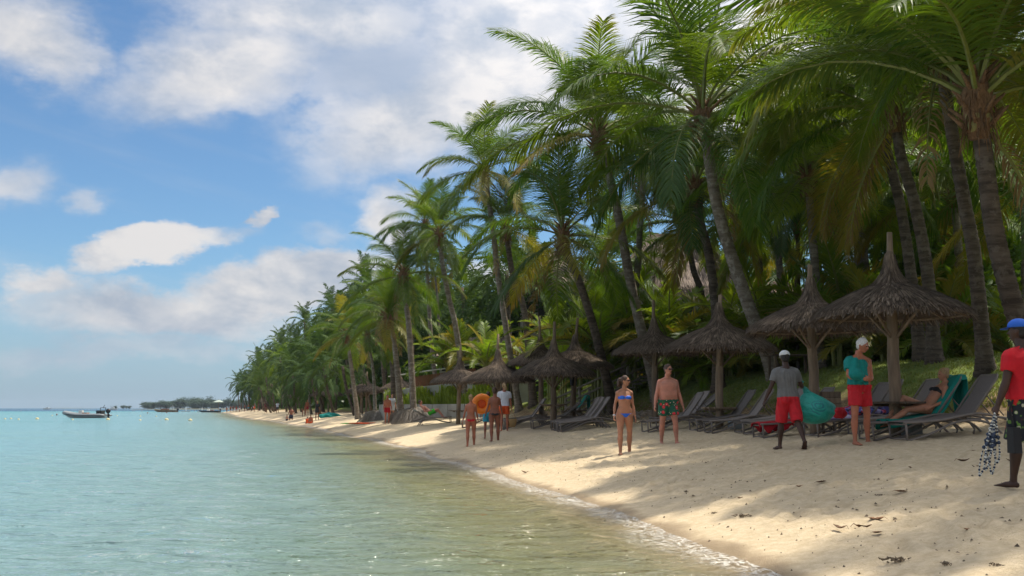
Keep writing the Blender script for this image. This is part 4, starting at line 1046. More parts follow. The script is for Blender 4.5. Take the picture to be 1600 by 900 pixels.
heap('crimson bag on the sand by the feet of the white-haired man', p + Vector((-.02, 1.3, .50)), (.14, .12, .10), REDT, 3, 'bag', 'bag')
# red cloth and dark clothes hanging under the umbrella pair
q = at(878, 574, 39.2)
cloth('hanging_towel', 'red cloth hanging under the eave of the umbrella pair', 'towel', lambda u, v: (q.x + (u - .5) * .62, q.y + .06 * math.sin(u * 9), q.z + .22 - v * (.38 + .12 * u)), 16, 8, REDT)
q2 = at(896, 583, 39.4)
cloth('hanging_clothes', 'dark clothes hanging on the post beside the red cloth', 'clothes', lambda u, v: (q2.x + (u - .5) * .34 * (1 - .3 * v), q2.y + .07 * math.sin(u * 7 + v * 3), q2.z + .42 - v * .9), 14, 12, simple('dark_cloth', (.012, .014, .016), .9))
# grey stone weights at the foot of posts
STONE = simple('stone', (.16, .17, .17), .9, .3, 6, .6, .03)
for i, (px, Y, lb) in enumerate([(1146, 27.2, 'round grey weight at the foot of the plank-table post'), (1420, 18.4, 'dark round weight behind the nearest post'), (905, 38.6, 'weight at the foot of the right post of the umbrella pair')]):
    x = px_x(px, Y); mb = MB(); mb.tube([(0, 0, 0), (0, 0, .05), (0, 0, .26), (0, 0, .30)], [.17, .19, .18, .13], 18)
    o = mb.build('post_weight', STONE, None, (x, Y, tz(x, Y) - .02), True); tag(o, lb, 'weight')
# wooden box on the lounger side table
x = px_x(1292, 22.2); mb = MB(); bz = tz(x, 22.2)
root = empty('crate', (x, 22.2, bz), .2, 'small brown wooden box on legs behind the green sack', 'box')
for k in range(3): mb = MB(); mb.box((0, -.15, .58 + k * .13), (.44, .02, .12)); mb.build('plank', WOOD, root); mb = MB(); mb.box((-.22, 0.01, .58 + k * .13), (.02, .28, .12)); mb.build('plank', WOOD, root)
mb = MB(); mb.box((0, 0, .50), (.46, .32, .03)); mb.box((.0, .15, .71), (.44, .02, .38)); mb.box((.22, 0, .71), (.02, .3, .38)); mb.build('case', WOOD_D, root)
for a in (-.19, .19):
    for b_ in (-.12, .12): mb = MB(); mb.box((a, b_, .25), (.04, .04, .5)); mb.build('leg', WOOD_D, root)
# ------------------------------------------------------------------ buildings behind the grove
ROOFT = thatch_material('roof_thatch', (0.13, 0.10, 0.08), (0.30, 0.23, 0.18))
PLASTER = simple('plaster', (.34, .32, .28), .9, .15, 2, .2)
DARKIN = simple('interior_shade', (.012, .012, .012), .6, .1, bmp=0)  # near-black colour stands in for the shade indoors
TILE = simple('shingle', (.20, .15, .125), .9, .25, 5, .4, .01, obj_rand=.35)
TERR = simple('roof_tile', (.27, .17, .13), .85, .25, 5, .4, .01, obj_rand=.3)
def thatch_roof_house(name, label, px, Y, eave_py, apex_py, half_w, depth, ridge=0.0):
    x = px_x(px, Y); g = tz(x, Y); ez = at(px, eave_py, Y).z - g; azz = at(px, apex_py, Y).z - g
    root = empty(name, (x, Y, g), 0, label, 'building')
    mb = MB(); mb.box((0, 0, ez / 2), (half_w * 1.7, depth * 1.7, ez)); mb.build('wall', PLASTER, root)
    for k in range(-2, 3):
        for lvl in (0.3, .75):
            mb = MB(); mb.box((k * half_w * .32, -depth * .85 - .01, ez * lvl), (half_w * .2, .08, ez * .22)); f_ = mb.build('window', DARKIN, root)
            mb = MB(); 
            for s_ in (-1, 1): mb.box((k * half_w * .32 + s_ * half_w * .105, -depth * .85 - .06, ez * lvl), (.08, .08, ez * .24))
            mb.build('frame', WOOD_D, f_)
    mb = MB(); r0 = random.Random(int(px)); n_ = 40
    def ringp(q):
        a = [];
        for k in range(n_):
            t = 2 * math.pi * k / n_; c_, s_ = math.cos(t), math.sin(t)
            sq = 1 / max(abs(c_) ** 1.0 + .0001, abs(s_)) ** .35
            a.append(Vector((c_ * sq * (half_w * q) + ridge * (1 - q) * (1 if c_ > 0 else -1) * min(1, abs(c_) * 2), s_ * sq * depth * q, 0)))
        return a
    lv = [(1.04, -.15), (1.0, .0), (.74, .26), (.5, .52), (.26, .78), (.05, 1.0)]
    for q, z in lv:
        for p in ringp(q): mb.v.append(p + Vector((0, 0, ez + (azz - ez) * z)))
    for i in range(len(lv) - 1):
        for k in range(n_): k2 = (k + 1) % n_; mb.face(i * n_ + k, i * n_ + k2, (i + 1) * n_ + k2, (i + 1) * n_ + k)
    rf = mb.build('roof', THATCH_IN, root)
    mb = MB()
    for k in range(7000):
        t = r0.random() * 6.2832; q = r0.uniform(.05, 1.0) ** .6; q2 = min(1.06, q + .10); c_, s_ = math.cos(t), math.sin(t); sq = 1 / max(abs(c_), abs(s_)) ** .35
        zf = lambda q: ez + (azz - ez) * float(np.interp(q, [.05, .26, .5, .74, 1, 1.06], [1, .78, .52, .26, 0, -.2])) + .06
        rp_ = lambda q: Vector((c_ * sq * half_w * q + ridge * (1 - q) * (1 if c_ > 0 else -1) * min(1, abs(c_) * 2), s_ * sq * depth * q, zf(q)))
        A, B = rp_(q), rp_(q2); B.z += .03; w_ = Vector((-s_, c_, 0)) * .035; b0 = len(mb.v)
        mb.v += [A - w_, A + w_, B + w_ * .5, B - w_ * .5]; mb.face(b0, b0 + 1, b0 + 2, b0 + 3)
    mb.build('thatch', ROOFT, rf, kind='stuff')
    return root
thatch_roof_house('thatched_pavilion', 'tall pointed thatched roof showing behind the low leaning palm', 868, 74, 452, 392, 3.0, 3.0)
thatch_roof_house('thatched_restaurant', 'broad thatched roof with two peaks showing behind the dark palms at centre right', 1058, 70, 462, 366, 5.2, 4.0, 1.6)
def tiled_house(name, label, px, Y, eave_py, ridge_py, w_, d_, mat, rows_=10, cols_=22):
    x = px_x(px, Y); g = tz(x, Y); ez = at(px, eave_py, Y).z - g; rz_ = at(px, ridge_py, Y).z - g
    root = empty(name, (x, Y, g), 0, label, 'building')
    mb = MB(); mb.box((0, d_ / 2, ez / 2), (w_ * .94, d_ * .9, ez)); mb.build('wall', PLASTER, root)
    mb = MB(); mb.box((0, d_ * .05 - .06, ez - .55), (w_ * .90, .1, .8)); mb.build('opening_shade', DARKIN, root)  # solid dark slab on the wall paints the shade of an open front
    for k in range(4):
        f_ = MB(); f_.box((-w_ * .36 + k * w_ * .24, d_ * .05 - .04, ez * .36), (w_ * .14, .1, ez * .4)); f_ = f_.build('window', DARKIN, root)
        mb = MB(); mb.box((-w_ * .36 + k * w_ * .24, d_ * .05 - .10, ez * .36), (.07, .04, ez * .4)); mb.build('frame', WOOD, f_)
    mb = MB(); mb.box((0, d_ * .05 - .3, ez - .02), (w_ * 1.04, .07, .12)); mb.build('fascia', PLASTER, root)
    mb = MB(); hh = rz_ - ez
    mb.v += [Vector(p) for p in ((-w_ / 2, -.25, ez), (w_ / 2, -.25, ez), (w_ / 2 - .8, d_ / 2, rz_), (-w_ / 2 + .8, d_ / 2, rz_), (-w_ / 2, d_ + .25, ez), (w_ / 2, d_ + .25, ez))]
    mb.face(0, 1, 2, 3); mb.face(4, 3, 2, 5); mb.face(0, 3, 4); mb.face(1, 5, 2); rf = mb.build('roof', mat, root)
    sl = math.atan2(hh, d_ / 2 + .25); tl = MB(); tl.box((0, 0, 0), (w_ / cols_ * .94, math.hypot(hh, d_ / 2 + .25) / rows_ * 1.12, .035)); tm = tl.mesh('tile', mat)
    for r_i in range(rows_):
        q = (r_i + .5) / rows_; half = (w_ / 2) - .8 * q; n_ = int(half * 2 / (w_ / cols_))
        for k in range(n_):
            put('tile', tm, rf, (-half + (k + .5) * (2 * half / n_), -.25 + (d_ / 2 + .25) * q, ez + hh * q + .035), (sl + .05 + rr.uniform(-.02, .02), rr.uniform(-.02, .02), rr.uniform(-.03, .03)))
    return root
tiled_house('shingled_building', 'long building with a grey-pink shingle roof and dark open front behind the left umbrellas', 775, 68, 557, 524, 8.0, 6, TILE)
tiled_house('tiled_hut', 'small hut with a brownish tile roof left of the umbrella behind the sack carrier', 1222, 58, 462, 435, 3.6, 3.5, TERR, 7, 12)

# concrete retaining wall with hedge, balustrade and sloping hand rails at left
CONC = simple('concrete', (.36, .34, .29), .9, .22, 1.3, .4, .02)
def bar(mb, a, b_, r, n=6): mb.tube([Vector(a), Vector(b_)], r, n)
pa = Vector((px_x(596, 72), 72, 0)); pb = Vector((px_x(758, 58), 58, 0)); nseg = 7
root = empty('retaining_wall', (pa.x, pa.y, tz(pa.x, pa.y)), 0, 'low concrete retaining wall behind the man in green shorts, hedge on top', 'wall')
O = Vector(root.location)
for k in range(nseg):
    a = pa.lerp(pb, k / nseg); b_ = pa.lerp(pb, (k + 1) / nseg - .006); mid = (a + b_) / 2; L = (b_ - a).length; an = math.atan2(b_.y - a.y, b_.x - a.x)
    gz = tz(mid.x, mid.y); topz = 1.72; mb = MB()
    mb.box((mid.x - O.x, mid.y - O.y, (gz - .3 + topz) / 2 - O.z), (L, .3, topz - gz + .3), Matrix.Rotation(an, 3, 'Z')); mb.build('panel', CONC, root)
HEDGE = leaf_mat('hedge_blades', (.15, .24, .02), (.32, .38, .05), .45)
V = []; F = []
for _ in range(5200):
    t = r_.rand(); c_ = pa.lerp(pb, t); d = r_.uniform(.2, 1.5); x = c_.x + .72 * d; y = c_.y + .70 * d; h_ = r_.uniform(.45, 1.25) * (1 + .4 * math.sin(t * 23)); a = r_.rand() * 6.28; l = r_.uniform(.15, .5)
    w_ = .03; k = len(V); ox, oy = math.cos(a), math.sin(a)
    V += [(x - oy * w_, y + ox * w_, 1.6), (x + oy * w_, y - ox * w_, 1.6), (x + ox * l * .35 + oy * w_, y + oy * l * .35 - ox * w_, 1.6 + h_ * .75), (x + ox * l * .35 - oy * w_, y + oy * l * .35 + ox * w_, 1.6 + h_ * .75), (x + ox * l, y + oy * l, 1.6 + h_ * .8)]
    F += [(k, k + 1, k + 2, k + 3), (k + 3, k + 2, k + 4)]
me = bpy.data.meshes.new('hedge'); me.from_pydata(V, [], F); me.materials.append(HEDGE); me.update()
tag(put('hedge', me, kind='stuff'), 'bright yellow-green blade-leaved hedge on top of the concrete wall', 'hedge')
# white ramp wall + balustrade above
ra = Vector((px_x(600, 74), 74, at(600, 612, 74).z)); rb = Vector((px_x(742, 62), 62, at(742, 596, 62).z))
root = empty('ramp', (ra.x, ra.y, tz(ra.x, ra.y)), 0, 'sloping pale ramp wall above the hedge, with a red-brown balustrade and pale hand rail', 'ramp'); O = Vector(root.location)
mb = MB(); d = rb - ra; k = 0
mb.v += [ra - O, rb - O, Vector((rb.x, rb.y, 1.0)) - O, Vector((ra.x, ra.y, 1.0)) - O] + [v + Vector((.7, .7, 0)) for v in (ra - O, rb - O, Vector((rb.x, rb.y, 1.0)) - O, Vector((ra.x, ra.y, 1.0)) - O)]
for q in ((0, 1, 2, 3), (4, 7, 6, 5), (0, 4, 5, 1), (0, 3, 7, 4), (1, 5, 6, 2)): mb.face(*q)
mb.build('ramp_wall', PLASTER, root)
up = Vector((0, 0, 1.0))
REDW = simple('red_brown_wood', (.22, .085, .04), .8, .2)
bal = MB(); bal.box((0, 0, .42), (.07, .05, .80)); bal = bal.mesh('baluster', REDW)
for k in range(46):
    t = .26 + .7 * (k + .5) / 46; put('baluster', bal, root, ra.lerp(rb, t) - O + Vector((.3, .3, 0.02)))
mb = MB(); bar(mb, ra - O + up + Vector((.3, .3, .1)), rb - O + up + Vector((.3, .3, .1)), .05); mb.build('hand_rail', CONC, root)
mb = MB(); bar(mb, ra - O + Vector((.25, .25, .03)), rb - O + Vector((.25, .25, .03)), .07); mb.build('bottom_rail', CONC, root)
# stair hand rails on the bank left of centre
for j, (dy, lb) in enumerate([(0, 'nearer wooden hand rail climbing the bank behind the bikini woman'), (2.2, 'farther wooden hand rail climbing the bank behind the bikini woman')]):
    Y = 44.0 + dy; x0, x1 = px_x(868 + 16 * j, Y), px_x(1018 + 12 * j, Y)
    root = empty('stair_rail', (x0, Y, tz(x0, Y)), 0, lb, 'hand rail'); O = Vector(root.location)
    z0 = .92; z1 = at(1018, 588, Y).z
    for k in range(5):
        t = k / 4; x = x0 + (x1 - x0) * t; g = tz(x, Y); zt = z0 + (z1 - z0) * t + 1.0; mb = MB(); bar(mb, (x - O.x, 0, g - .1 - O.z), (x - O.x, 0, zt - O.z), .06, 7); mb.build('post', WOOD_G, root, smooth=True)
    for hgt in (.97, .55, .15):
        mb = MB(); bar(mb, (0, -.07, z0 + hgt - O.z), (x1 - O.x, -.07, z1 + hgt - O.z), .042, 7); mb.build('rail', WOOD_G, root, smooth=True)
# steps between the two rails
root = empty('steps', (px_x(875, 45.1), 45.1, tz(px_x(875, 45.1), 45.1)), 0, 'shaded plank steps between the two hand rails', 'steps'); O = Vector(root.location)
for k in range(13):
    t = k / 12; x = px_x(878, 45.1) + (px_x(1016, 45.1) - px_x(878, 45.1)) * t; mb = MB(); mb.box((x - O.x, 0, .92 + (at(1018, 588, 45).z - .92) * t - .02 - O.z), (.36, 1.9, .05)); mb.build('step', WOOD_G, root)
# fence along the lawn
fx = [px_x(1214, 37), px_x(1660, 33)]; fy = [37, 33]
root = empty('post_and_rail_fence', (fx[0], fy[0], tz(fx[0], fy[0])), 0, 'rustic wooden post and rail fence at the back of the lawn', 'fence'); O = Vector(root.location); np_ = 13
pt = []
for k in range(np_):
    t = k / (np_ - 1); x = fx[0] + (fx[1] - fx[0]) * t; y = fy[0] + (fy[1] - fy[0]) * t; pt.append(Vector((x, y, tz(x, y))))
    mb = MB(); bar(mb, pt[-1] - O - Vector((0, 0, .1)), pt[-1] - O + Vector((0, 0, 1.12)), .06, 7); mb.build('post', WOOD_G, root, smooth=True)
for k in range(np_ - 1):
    for hgt in (1.0, .55):
        mb = MB(); off = Vector((0, -.08, hgt + rr.uniform(-.04, .04))); bar(mb, pt[k] - O + off + Vector((.01, 0, 0)), pt[k + 1] - O + off, .04, 6); mb.build('rail', WOOD_G, root, smooth=True)
# a bench-like table and wooden planters in the shade
for px, Y, lb in [(1236, 32.5, 'dark wooden table on the lawn behind the man with the green sack')]:
    x = px_x(px, Y); root = empty('picnic_table', (x, Y, tz(x, Y)), .1, lb, 'table')
    for k in range(5): mb = MB(); mb.box((0, -.34 + k * .17, .74), (1.5, .15, .04)); mb.build('plank', WOOD_D, root)
    for a in (-.6, .6):
        for b_ in (-.28, .28): mb = MB(); mb.box((a, b_, .36), (.08, .08, .72)); mb.build('leg', WOOD_D, root)
# heap of driftwood-like weed behind the couple
scr = MB(); r0 = random.Random(9)
for k in range(900):
    a = r0.uniform(0, 6.28); r1 = r0.random() ** .6; p = Vector((1.1 * r1 * math.cos(a), .6 * r1 * math.sin(a), .42 * (1 - r1 * r1) * r0.uniform(.6, 1.0))); scr.tube([p, p + Vector((r0.uniform(-.12, .12), r0.uniform(-.1, .1), r0.uniform(-.04, .06)))], [.014, .006], 3)
x = px_x(1010, 36.5); o = scr.build('brush_heap', ROOT, None, (x, 36.5, tz(x, 36.5)), kind=None); tag(o, 'heap of dry twigs and roots behind the couple', 'twig heap')

# ------------------------------------------------------------------ far shore
FARG = simple('far_ground', (.10, .10, .06), .95, .2, .02, .1)
def mound(name, cx, cy, rx, ry, h_, label=None):
    n_, m_ = 48, 10; mb = MB(); mb.v.append(Vector((0, 0, h_)))
    for i in range(1, m_ + 1):
        for k in range(n_):
            t = 2 * math.pi * k / n_; q = i / m_; w_ = 1 + .08 * math.sin(3 * t + 1) + .05 * math.sin(7 * t); mb.v.append(Vector((rx * q * w_ * math.cos(t), ry * q * w_ * math.sin(t), h_ * (1 - q * q) - (1.5 if i == m_ else 0))))
    for k in range(n_):
        mb.face(0, 1 + k, 1 + (k + 1) % n_)
        for i in range(m_ - 1): a = 1 + i * n_; mb.face(a + k, a + n_ + k, a + n_ + (k + 1) % n_, a + (k + 1) % n_)
    o = mb.build(name, FARG, None, (cx, cy, 0), True); o['kind'] = 'structure'; return o
mound('headland', -235, 880, 105, 60, 1.0); mound('low_island', -1340, 2500, 75, 40, 2.5)
mound('low_island', -1080, 2500, 70, 40, 1.0)
CAS = [leaf_cloud(40 + k, 1300, 3.4, 3.4, 5.5, .55, 18, LEAF_FAR, .4) for k in range(3)]
for i in range(64):
    x = -335 + 195 * (i + rr.random()) / 64; y = 880 + rr.uniform(-30, 24); px = 800 + x / y * 1605
    top = float(np.interp(px, [205, 222, 232, 250, 275, 300, 330, 360], [3, 6, 6, 7.5, 9.5, 9.5, 9, 9])) * rr.uniform(.8, 1.12)
    root = empty('casuarina', (x, y, 1.0), rr.uniform(0, 6), 'feathery blue-green tree on the distant headland', 'tree', 'trees on the distant headland')
    mb = MB(); mb.tube([(0, 0, -.5), (0, 0, top * .7)], [.3, .12], 5); mb.build('trunk', TRUNK_D, root)
    s_ = top / 13; put('crown', CAS[i % 3], root, (0, 0, top * .45), (0, 0, rr.uniform(0, 6)), (s_ * 2.6, s_ * 2.0, s_ * rr.uniform(.95, 1.25)), kind='stuff')
for i in range(18):
    x = -1340 + rr.uniform(-58, 58); top = rr.uniform(3.5, 7); root = empty('islet_tree', (x, 2500 + rr.uniform(-15, 15), 1.8), 0, 'dark low tree on the tiny island on the horizon', 'tree', 'trees on the horizon island')
    mb = MB(); mb.tube([(0, 0, -.5), (0, 0, top * .5)], [.5, .3], 5); mb.build('trunk', TRUNK_D, root); put('crown', CAS[i % 3], root, (0, 0, top * .5), (0, 0, i), (3.6, 2.6, top / 13), LEAF_D, kind='stuff')

# ------------------------------------------------------------------ boats and buoys
HULLW = simple('boat_white', (.48, .50, .49), .4, .08, 3, 0, obj_rand=.05); TUBE = simple('boat_tube', (.17, .19, .20), .5, .1, 3, .1); BLACK = simple('engine_black', (.012, .012, .014), .35, .1, bmp=0)
HULLB = simple('boat_brown', (.20, .12, .07), .5, .3, 3, .1); HULLD = simple('boat_dark', (.035, .04, .055), .4, .2, 3, 0); CANV = simple('boat_canvas', (.09, .045, .05), .8, .1); RUST = simple('seat_red', (.3, .14, .08), .7)
def hull(L, B, H, mat, name, root, sheer=.25, deck=.12):
    mb = MB(); st = 14; sec = 9
    for i in range(st):
        t = i / (st - 1); b_ = B / 2 * (1 - max(0, (t - .45) / .55) ** 2.2) + .02; zs = H * (1 + sheer * max(0, (t - .3) / .7) ** 2) ; keel = -.25 * (1 - t ** 5) + t ** 6 * H * .7
        for k in range(sec):
            q = k / (sec - 1) * 2 - 1; y = b_ * math.copysign(abs(q) ** .6, q); z = keel + (zs - keel) * abs(q) ** 2.6; mb.v.append(Vector((-L / 2 + L * t, y, z)))
    for i in range(st - 1):
        for k in range(sec - 1): a = i * sec + k; mb.face(a, a + sec, a + sec + 1, a + 1)
    mb.face(*[k for k in range(sec)])
    o = mb.build(name, mat, root, smooth=True); mb = MB()
    for i in range(st):
        t = i / (st - 1); b_ = B / 2 * (1 - max(0, (t - .45) / .55) ** 2.2) * .9 + .01; zs = H * (1 + sheer * max(0, (t - .3) / .7) ** 2) - deck; mb.v += [Vector((-L / 2 + L * t, -b_, zs)), Vector((-L / 2 + L * t, b_, zs))]
        if i: a = i * 2 - 2; mb.face(a, a + 2, a + 3, a + 1)
    mb.build('deck', HULLW, root); return o
def engine(root, x, z=.55, s_=1.0):
    mb = MB(); mb.ball((x, 0, z + .35 * s_), (.26 * s_, .2 * s_, .26 * s_), 12, 8); e = mb.build('engine_cover', BLACK, root, smooth=True)
    mb = MB(); mb.tube([(x, 0, z + .2), (x - .1, 0, z - .55)], [.10 * s_, .06 * s_], 8); mb.box((x - .08, 0, z - .15), (.25 * s_, .06, .3)); mb.build('engine_leg', BLACK, root)
def boat_at(px, Y, rz, name, label):
    return empty(name, (px_x(px, Y), Y, 0), R(rz), label, 'boat')
Yb = 150; root = boat_at(139, Yb, 176, 'inflatable_boat', 'grey inflatable boat with a raised bow and black outboard, nearest boat at left'); L = 6.8
mb = MB(); cl_ = []
for i in range(19):
    t = i / 18; a = (t - .5) * 2
    if abs(a) > .35: x = L / 2 - 1.6 - (abs(a) - .35) / .65 * (L - 1.8); y = math.copysign(1.0, a)
    else: x = L / 2 - 1.6 + 1.6 * math.cos(a / .35 * math.pi / 2); y = math.sin(a / .35 * math.pi / 2)
    cl_.append(Vector((x, y, .38 + .42 * max(0, (x - .3) / (L / 2 - .3)) ** 2)))
mb.tube(cl_, [.10] + [.27] * 17 + [.10], 12); mb.build('tube', TUBE, root, smooth=True)
mb = MB(); mb.tube([p + Vector((0, math.copysign(.02, p.y), -.02)) * 1 + (Vector((p.x * .0, p.y * .25, 0))) for p in cl_], .055, 6); mb.build('rubbing_strake', BLACK, root, smooth=True)
hull(L - .6, 1.7, .35, HULLW, 'hull', root)
mb = MB(); mb.box((.9, 0, .75), (.6, .7, .75), taper=.8); mb.build('console', HULLW, root)
mb = MB(); mb.box((.2, 0, .62), (.7, .9, .35)); mb.build('seat', RUST, root)
mb = MB(); mb.tube([(-2.2, -.8, .5), (-2.4, -.8, 1.5), (-2.4, .8, 1.5), (-2.2, .8, .5)], .045, 6); mb.tube([(-2.4, 0, 1.5), (-2.6, 0, 1.9)], .04, 5); mb.build('roll_bar', BLACK, root); engine(root, -L / 2 + .25, .55, 1.35)
mb = MB(); mb.box((-2.0, 0, .85), (.8, 1.1, .5)); mb.build('equipment_box', BLACK, root)
Yb = 345; root = boat_at(261, Yb, 172, 'motor_boat', 'brown wooden boat with a dark canopy off the distant trees'); hull(8.0, 2.3, .75, HULLB, 'hull', root)
mb = MB(); mb.box((-.2, 0, 2.0), (4.4, 2.0, .12)); mb.build('canopy', CANV, root)
for a in (-2.3, 1.9):
    for b_ in (-.85, .85): mb = MB(); mb.tube([(a, b_, .5), (a, b_, 1.97)], .05, 5); mb.build('canopy_post', HULLW, root)
mb = MB(); mb.box((.2, 0, .95), (2.2, 1.4, .5)); mb.build('seat', RUST, root); engine(root, -4.3, .5, 1.5)
Yb = 335; root = boat_at(329, Yb, 184, 'motor_boat', 'low dark boat moored close to the end of the beach'); hull(6.8, 2.0, .55, HULLD, 'hull', root)
mb = MB(); mb.box((.3, 0, .75), (.9, 1.1, .45), taper=.7); mb.build('windscreen', HULLW, root); mb = MB(); mb.box((-.9, 0, .62), (1.1, 1.3, .25)); mb.build('seat', RUST, root); engine(root, -3.5, .5, 1.2)
Yb = 700; root = boat_at(179, Yb, 10, 'cabin_boat', 'small white cabin boat far out behind the inflatable'); hull(6.5, 2.3, .9, HULLW, 'hull', root)
mb = MB(); mb.box((-.3, 0, 1.35), (2.4, 1.7, 1.0), taper=.8); mb.build('cabin', HULLW, root); mb = MB(); mb.box((-.6, 0, 2.5), (2.4, 1.8, .08)); mb.build('roof', CANV, root)
for a in (-1.6, .4): mb = MB(); mb.tube([(a, -.8, 1.7), (a, -.8, 2.5)], .04, 5); mb.tube([(a, .8, 1.7), (a, .8, 2.5)], .04, 5); mb.build('roof_post', HULLW, root)
Yb = 900; root = boat_at(77, Yb, 0, 'cabin_boat', 'tiny white boat speck near the horizon at far left'); hull(7, 2.3, 1, HULLW, 'hull', root); mb = MB(); mb.box((0, 0, 1.4), (2.4, 1.6, .9)); mb.build('cabin', HULLW, root)
SAIL = simple('sail', (.7, .7, .66), .7)
for px, lb in ((293, 'white furled sail board standing off the headland beach, left one'), (318, 'white furled sail board standing off the headland beach, right one')):
    Yb = 380; root = boat_at(px, Yb, 0, 'sailing_dinghy', lb); hull(3.4, 1.2, .35, HULLW, 'hull', root)
    mb = MB(); mb.tube([(0, 0, .2), (0, 0, 1.8)], .05, 6); mb.build('mast', HULLW, root); mb = MB(); mb.tube([(-.10, 0, .4), (-.14, 0, 1.1), (-.02, 0, 1.75)], [(.10, .16), (.10, .2), (.03, .05)], 8); mb.build('furled_sail', SAIL, root, smooth=True)
BUOY = simple('buoy_yellow', (.50, .44, .24), .5, .1)
mb = MB(); mb.ball((0, 0, .05), (.30, .30, .24), 14, 8); mb.tube([(0, 0, .22), (0, 0, .36)], [.05, .05], 6); BU = mb.mesh('buoy', BUOY, True)
for i, (px, py) in enumerate([(12, 655), (21, 654.5), (33, 655.5), (62, 655), (117, 656), (172, 656.2), (222, 656.8), (263, 656.3), (300, 657.3), (85, 649.5), (186, 650), (222, 650.5), (247, 650.8)]):
    Y = EYE / ((py - 637) / 1605); s_ = .80 if i in (3, 7, 8, 5) else .5
    tag(put('buoy', BU, None, (px_x(px, Y), Y, 0), (rr.uniform(-.2, .2), rr.uniform(-.2, .2), 0), (s_,) * 3), 'round yellowish buoy floating on the swimming line at left', 'buoy', 'buoys of the swimming line')

# parasol on the far beach
x = px_x(343, 318); root = empty('parasol', (x, 318, 1.0), 0, 'pale open parasol at the very end of the beach', 'parasol')
mb = MB(); mb.lathe([(1.7, 2.2), (.9, 2.6), (.05, 2.9)], 16); mb.build('canopy', simple('pale_canvas', (.36, .42, .36), .8), root); mb = MB(); mb.tube([(0, 0, -.8), (0, 0, 3.1)], .07, 6); mb.build('pole', WOOD, root)
# ------------------------------------------------------------------ people
def remeshed(mb, voxel, name, mat, parent, smooth_it=3, fac=.5):
    me = mb.mesh(name + '_raw', mat, True); o = bpy.data.objects.new('tmp', me); COL.objects.link(o)
    r = o.modifiers.new('r', 'REMESH'); r.mode = 'VOXEL'; r.voxel_size = voxel; r.use_smooth_shade = True
    if smooth_it: s_ = o.modifiers.new('s', 'SMOOTH'); s_.factor = fac; s_.iterations = smooth_it
    dg = bpy.context.evaluated_depsgraph_get(); dg.update()
    nm = bpy.data.meshes.new_from_object(o.evaluated_get(dg)); bpy.data.objects.remove(o); bpy.data.meshes.remove(me)
    nm.name = name
    nm.materials.clear(); nm.materials.append(mat)
    nm.polygons.foreach_set('use_smooth', [True] * len(nm.polygons))
    return put(name, nm, parent)
def skin(name, c, spec=.35):
    m, n = material(name); co = n.node('ShaderNodeTexCoord').outputs['Object']
    f = n.noise(co, 5, 4, .6); cc = n.mix(n.ramp(f, .35, .65), tuple(x * .85 for x in c), (min(1, c[0] * 1.12), c[1] * 1.02, c[2]))
    b = n.node('ShaderNodeBsdfPrincipled', Base__Color=cc, Roughness=.5); b.inputs['Specular IOR Level'].default_value = spec
    b.inputs['Subsurface Weight'].default_value = 0.0
    n.l.new(bump(n, n.noise(co, 60, 2), .15, .003), b.inputs['Normal']); finish(n, b.outputs[0]); return m
SK_TAN = skin('skin_tanned', (.40, .19, .11)); SK_PINK = skin('skin_sunburnt', (.45, .20, .135)); SK_FAIR = skin('skin_fair', (.50, .27, .18)); SK_DARK = skin('skin_dark', (.055, .028, .018)); SK_BROWN = skin('skin_brown', (.24, .09, .05)); SK_RED = skin('skin_reddened', (.38, .14, .075))
HAIR_B = simple('hair_brown', (.06, .03, .018), .6, .4, 40, .6, .01, stretch=(1, 1, .3)); HAIR_K = simple('hair_black', (.012, .01, .009), .6, .3, 40, .6, .01); HAIR_W = simple('hair_white', (.55, .53, .50), .7, .3, 40, .8, .01); HAIR_L = simple('hair_blond', (.30, .19, .09), .65, .4, 40, .6, .01)
EYEM = simple('eye_dark', (.02, .015, .012), .25, .1, bmp=0); LIP = simple('lip', (.28, .09, .07), .5, .1, bmp=0); LENS = simple('sunglass_lens', (.03, .008, .006), .12, .1, bmp=0, spec=.8)
BLUE = simple('blue_swimwear', (.015, .12, .62), .6, .12, 30, .3, .004); RED = simple('red_fabric', (.50, .010, .018), .8, .15, 12, .5, .02); ORANGE = simple('orange_fabric', (.62, .085, .015), .8, .15, 12, .5, .02)
GREY = simple('grey_fabric', (.15, .145, .14), .9, .12, 12, .6, .02); WHITE = simple('white_fabric', (.62, .63, .68), .9, .1, 10, .5, .02); BLACKF = simple('black_fabric', (.012, .012, .014), .7, .1, 12, .3, .01); GREENN = simple('bright_green_fabric', (.07, .50, .04), .8, .1, 12, .4, .01)
TEALF = simple('teal_fabric', (.004, .19, .165), .9, .15, 12, .6, .02); NAVY = simple('navy_fabric', (.012, .02, .045), .8, .1, 12, .4, .01); CYANF = simple('cyan_fabric', (.02, .28, .42), .8, .1, 12, .4, .01); CAPB = simple('blue_cap', (.02, .11, .50), .8, .1, 12, .3, .01)
REDT2 = simple('red_shirt', (.50, .008, .016), .9, .12, 9, .6, .02)
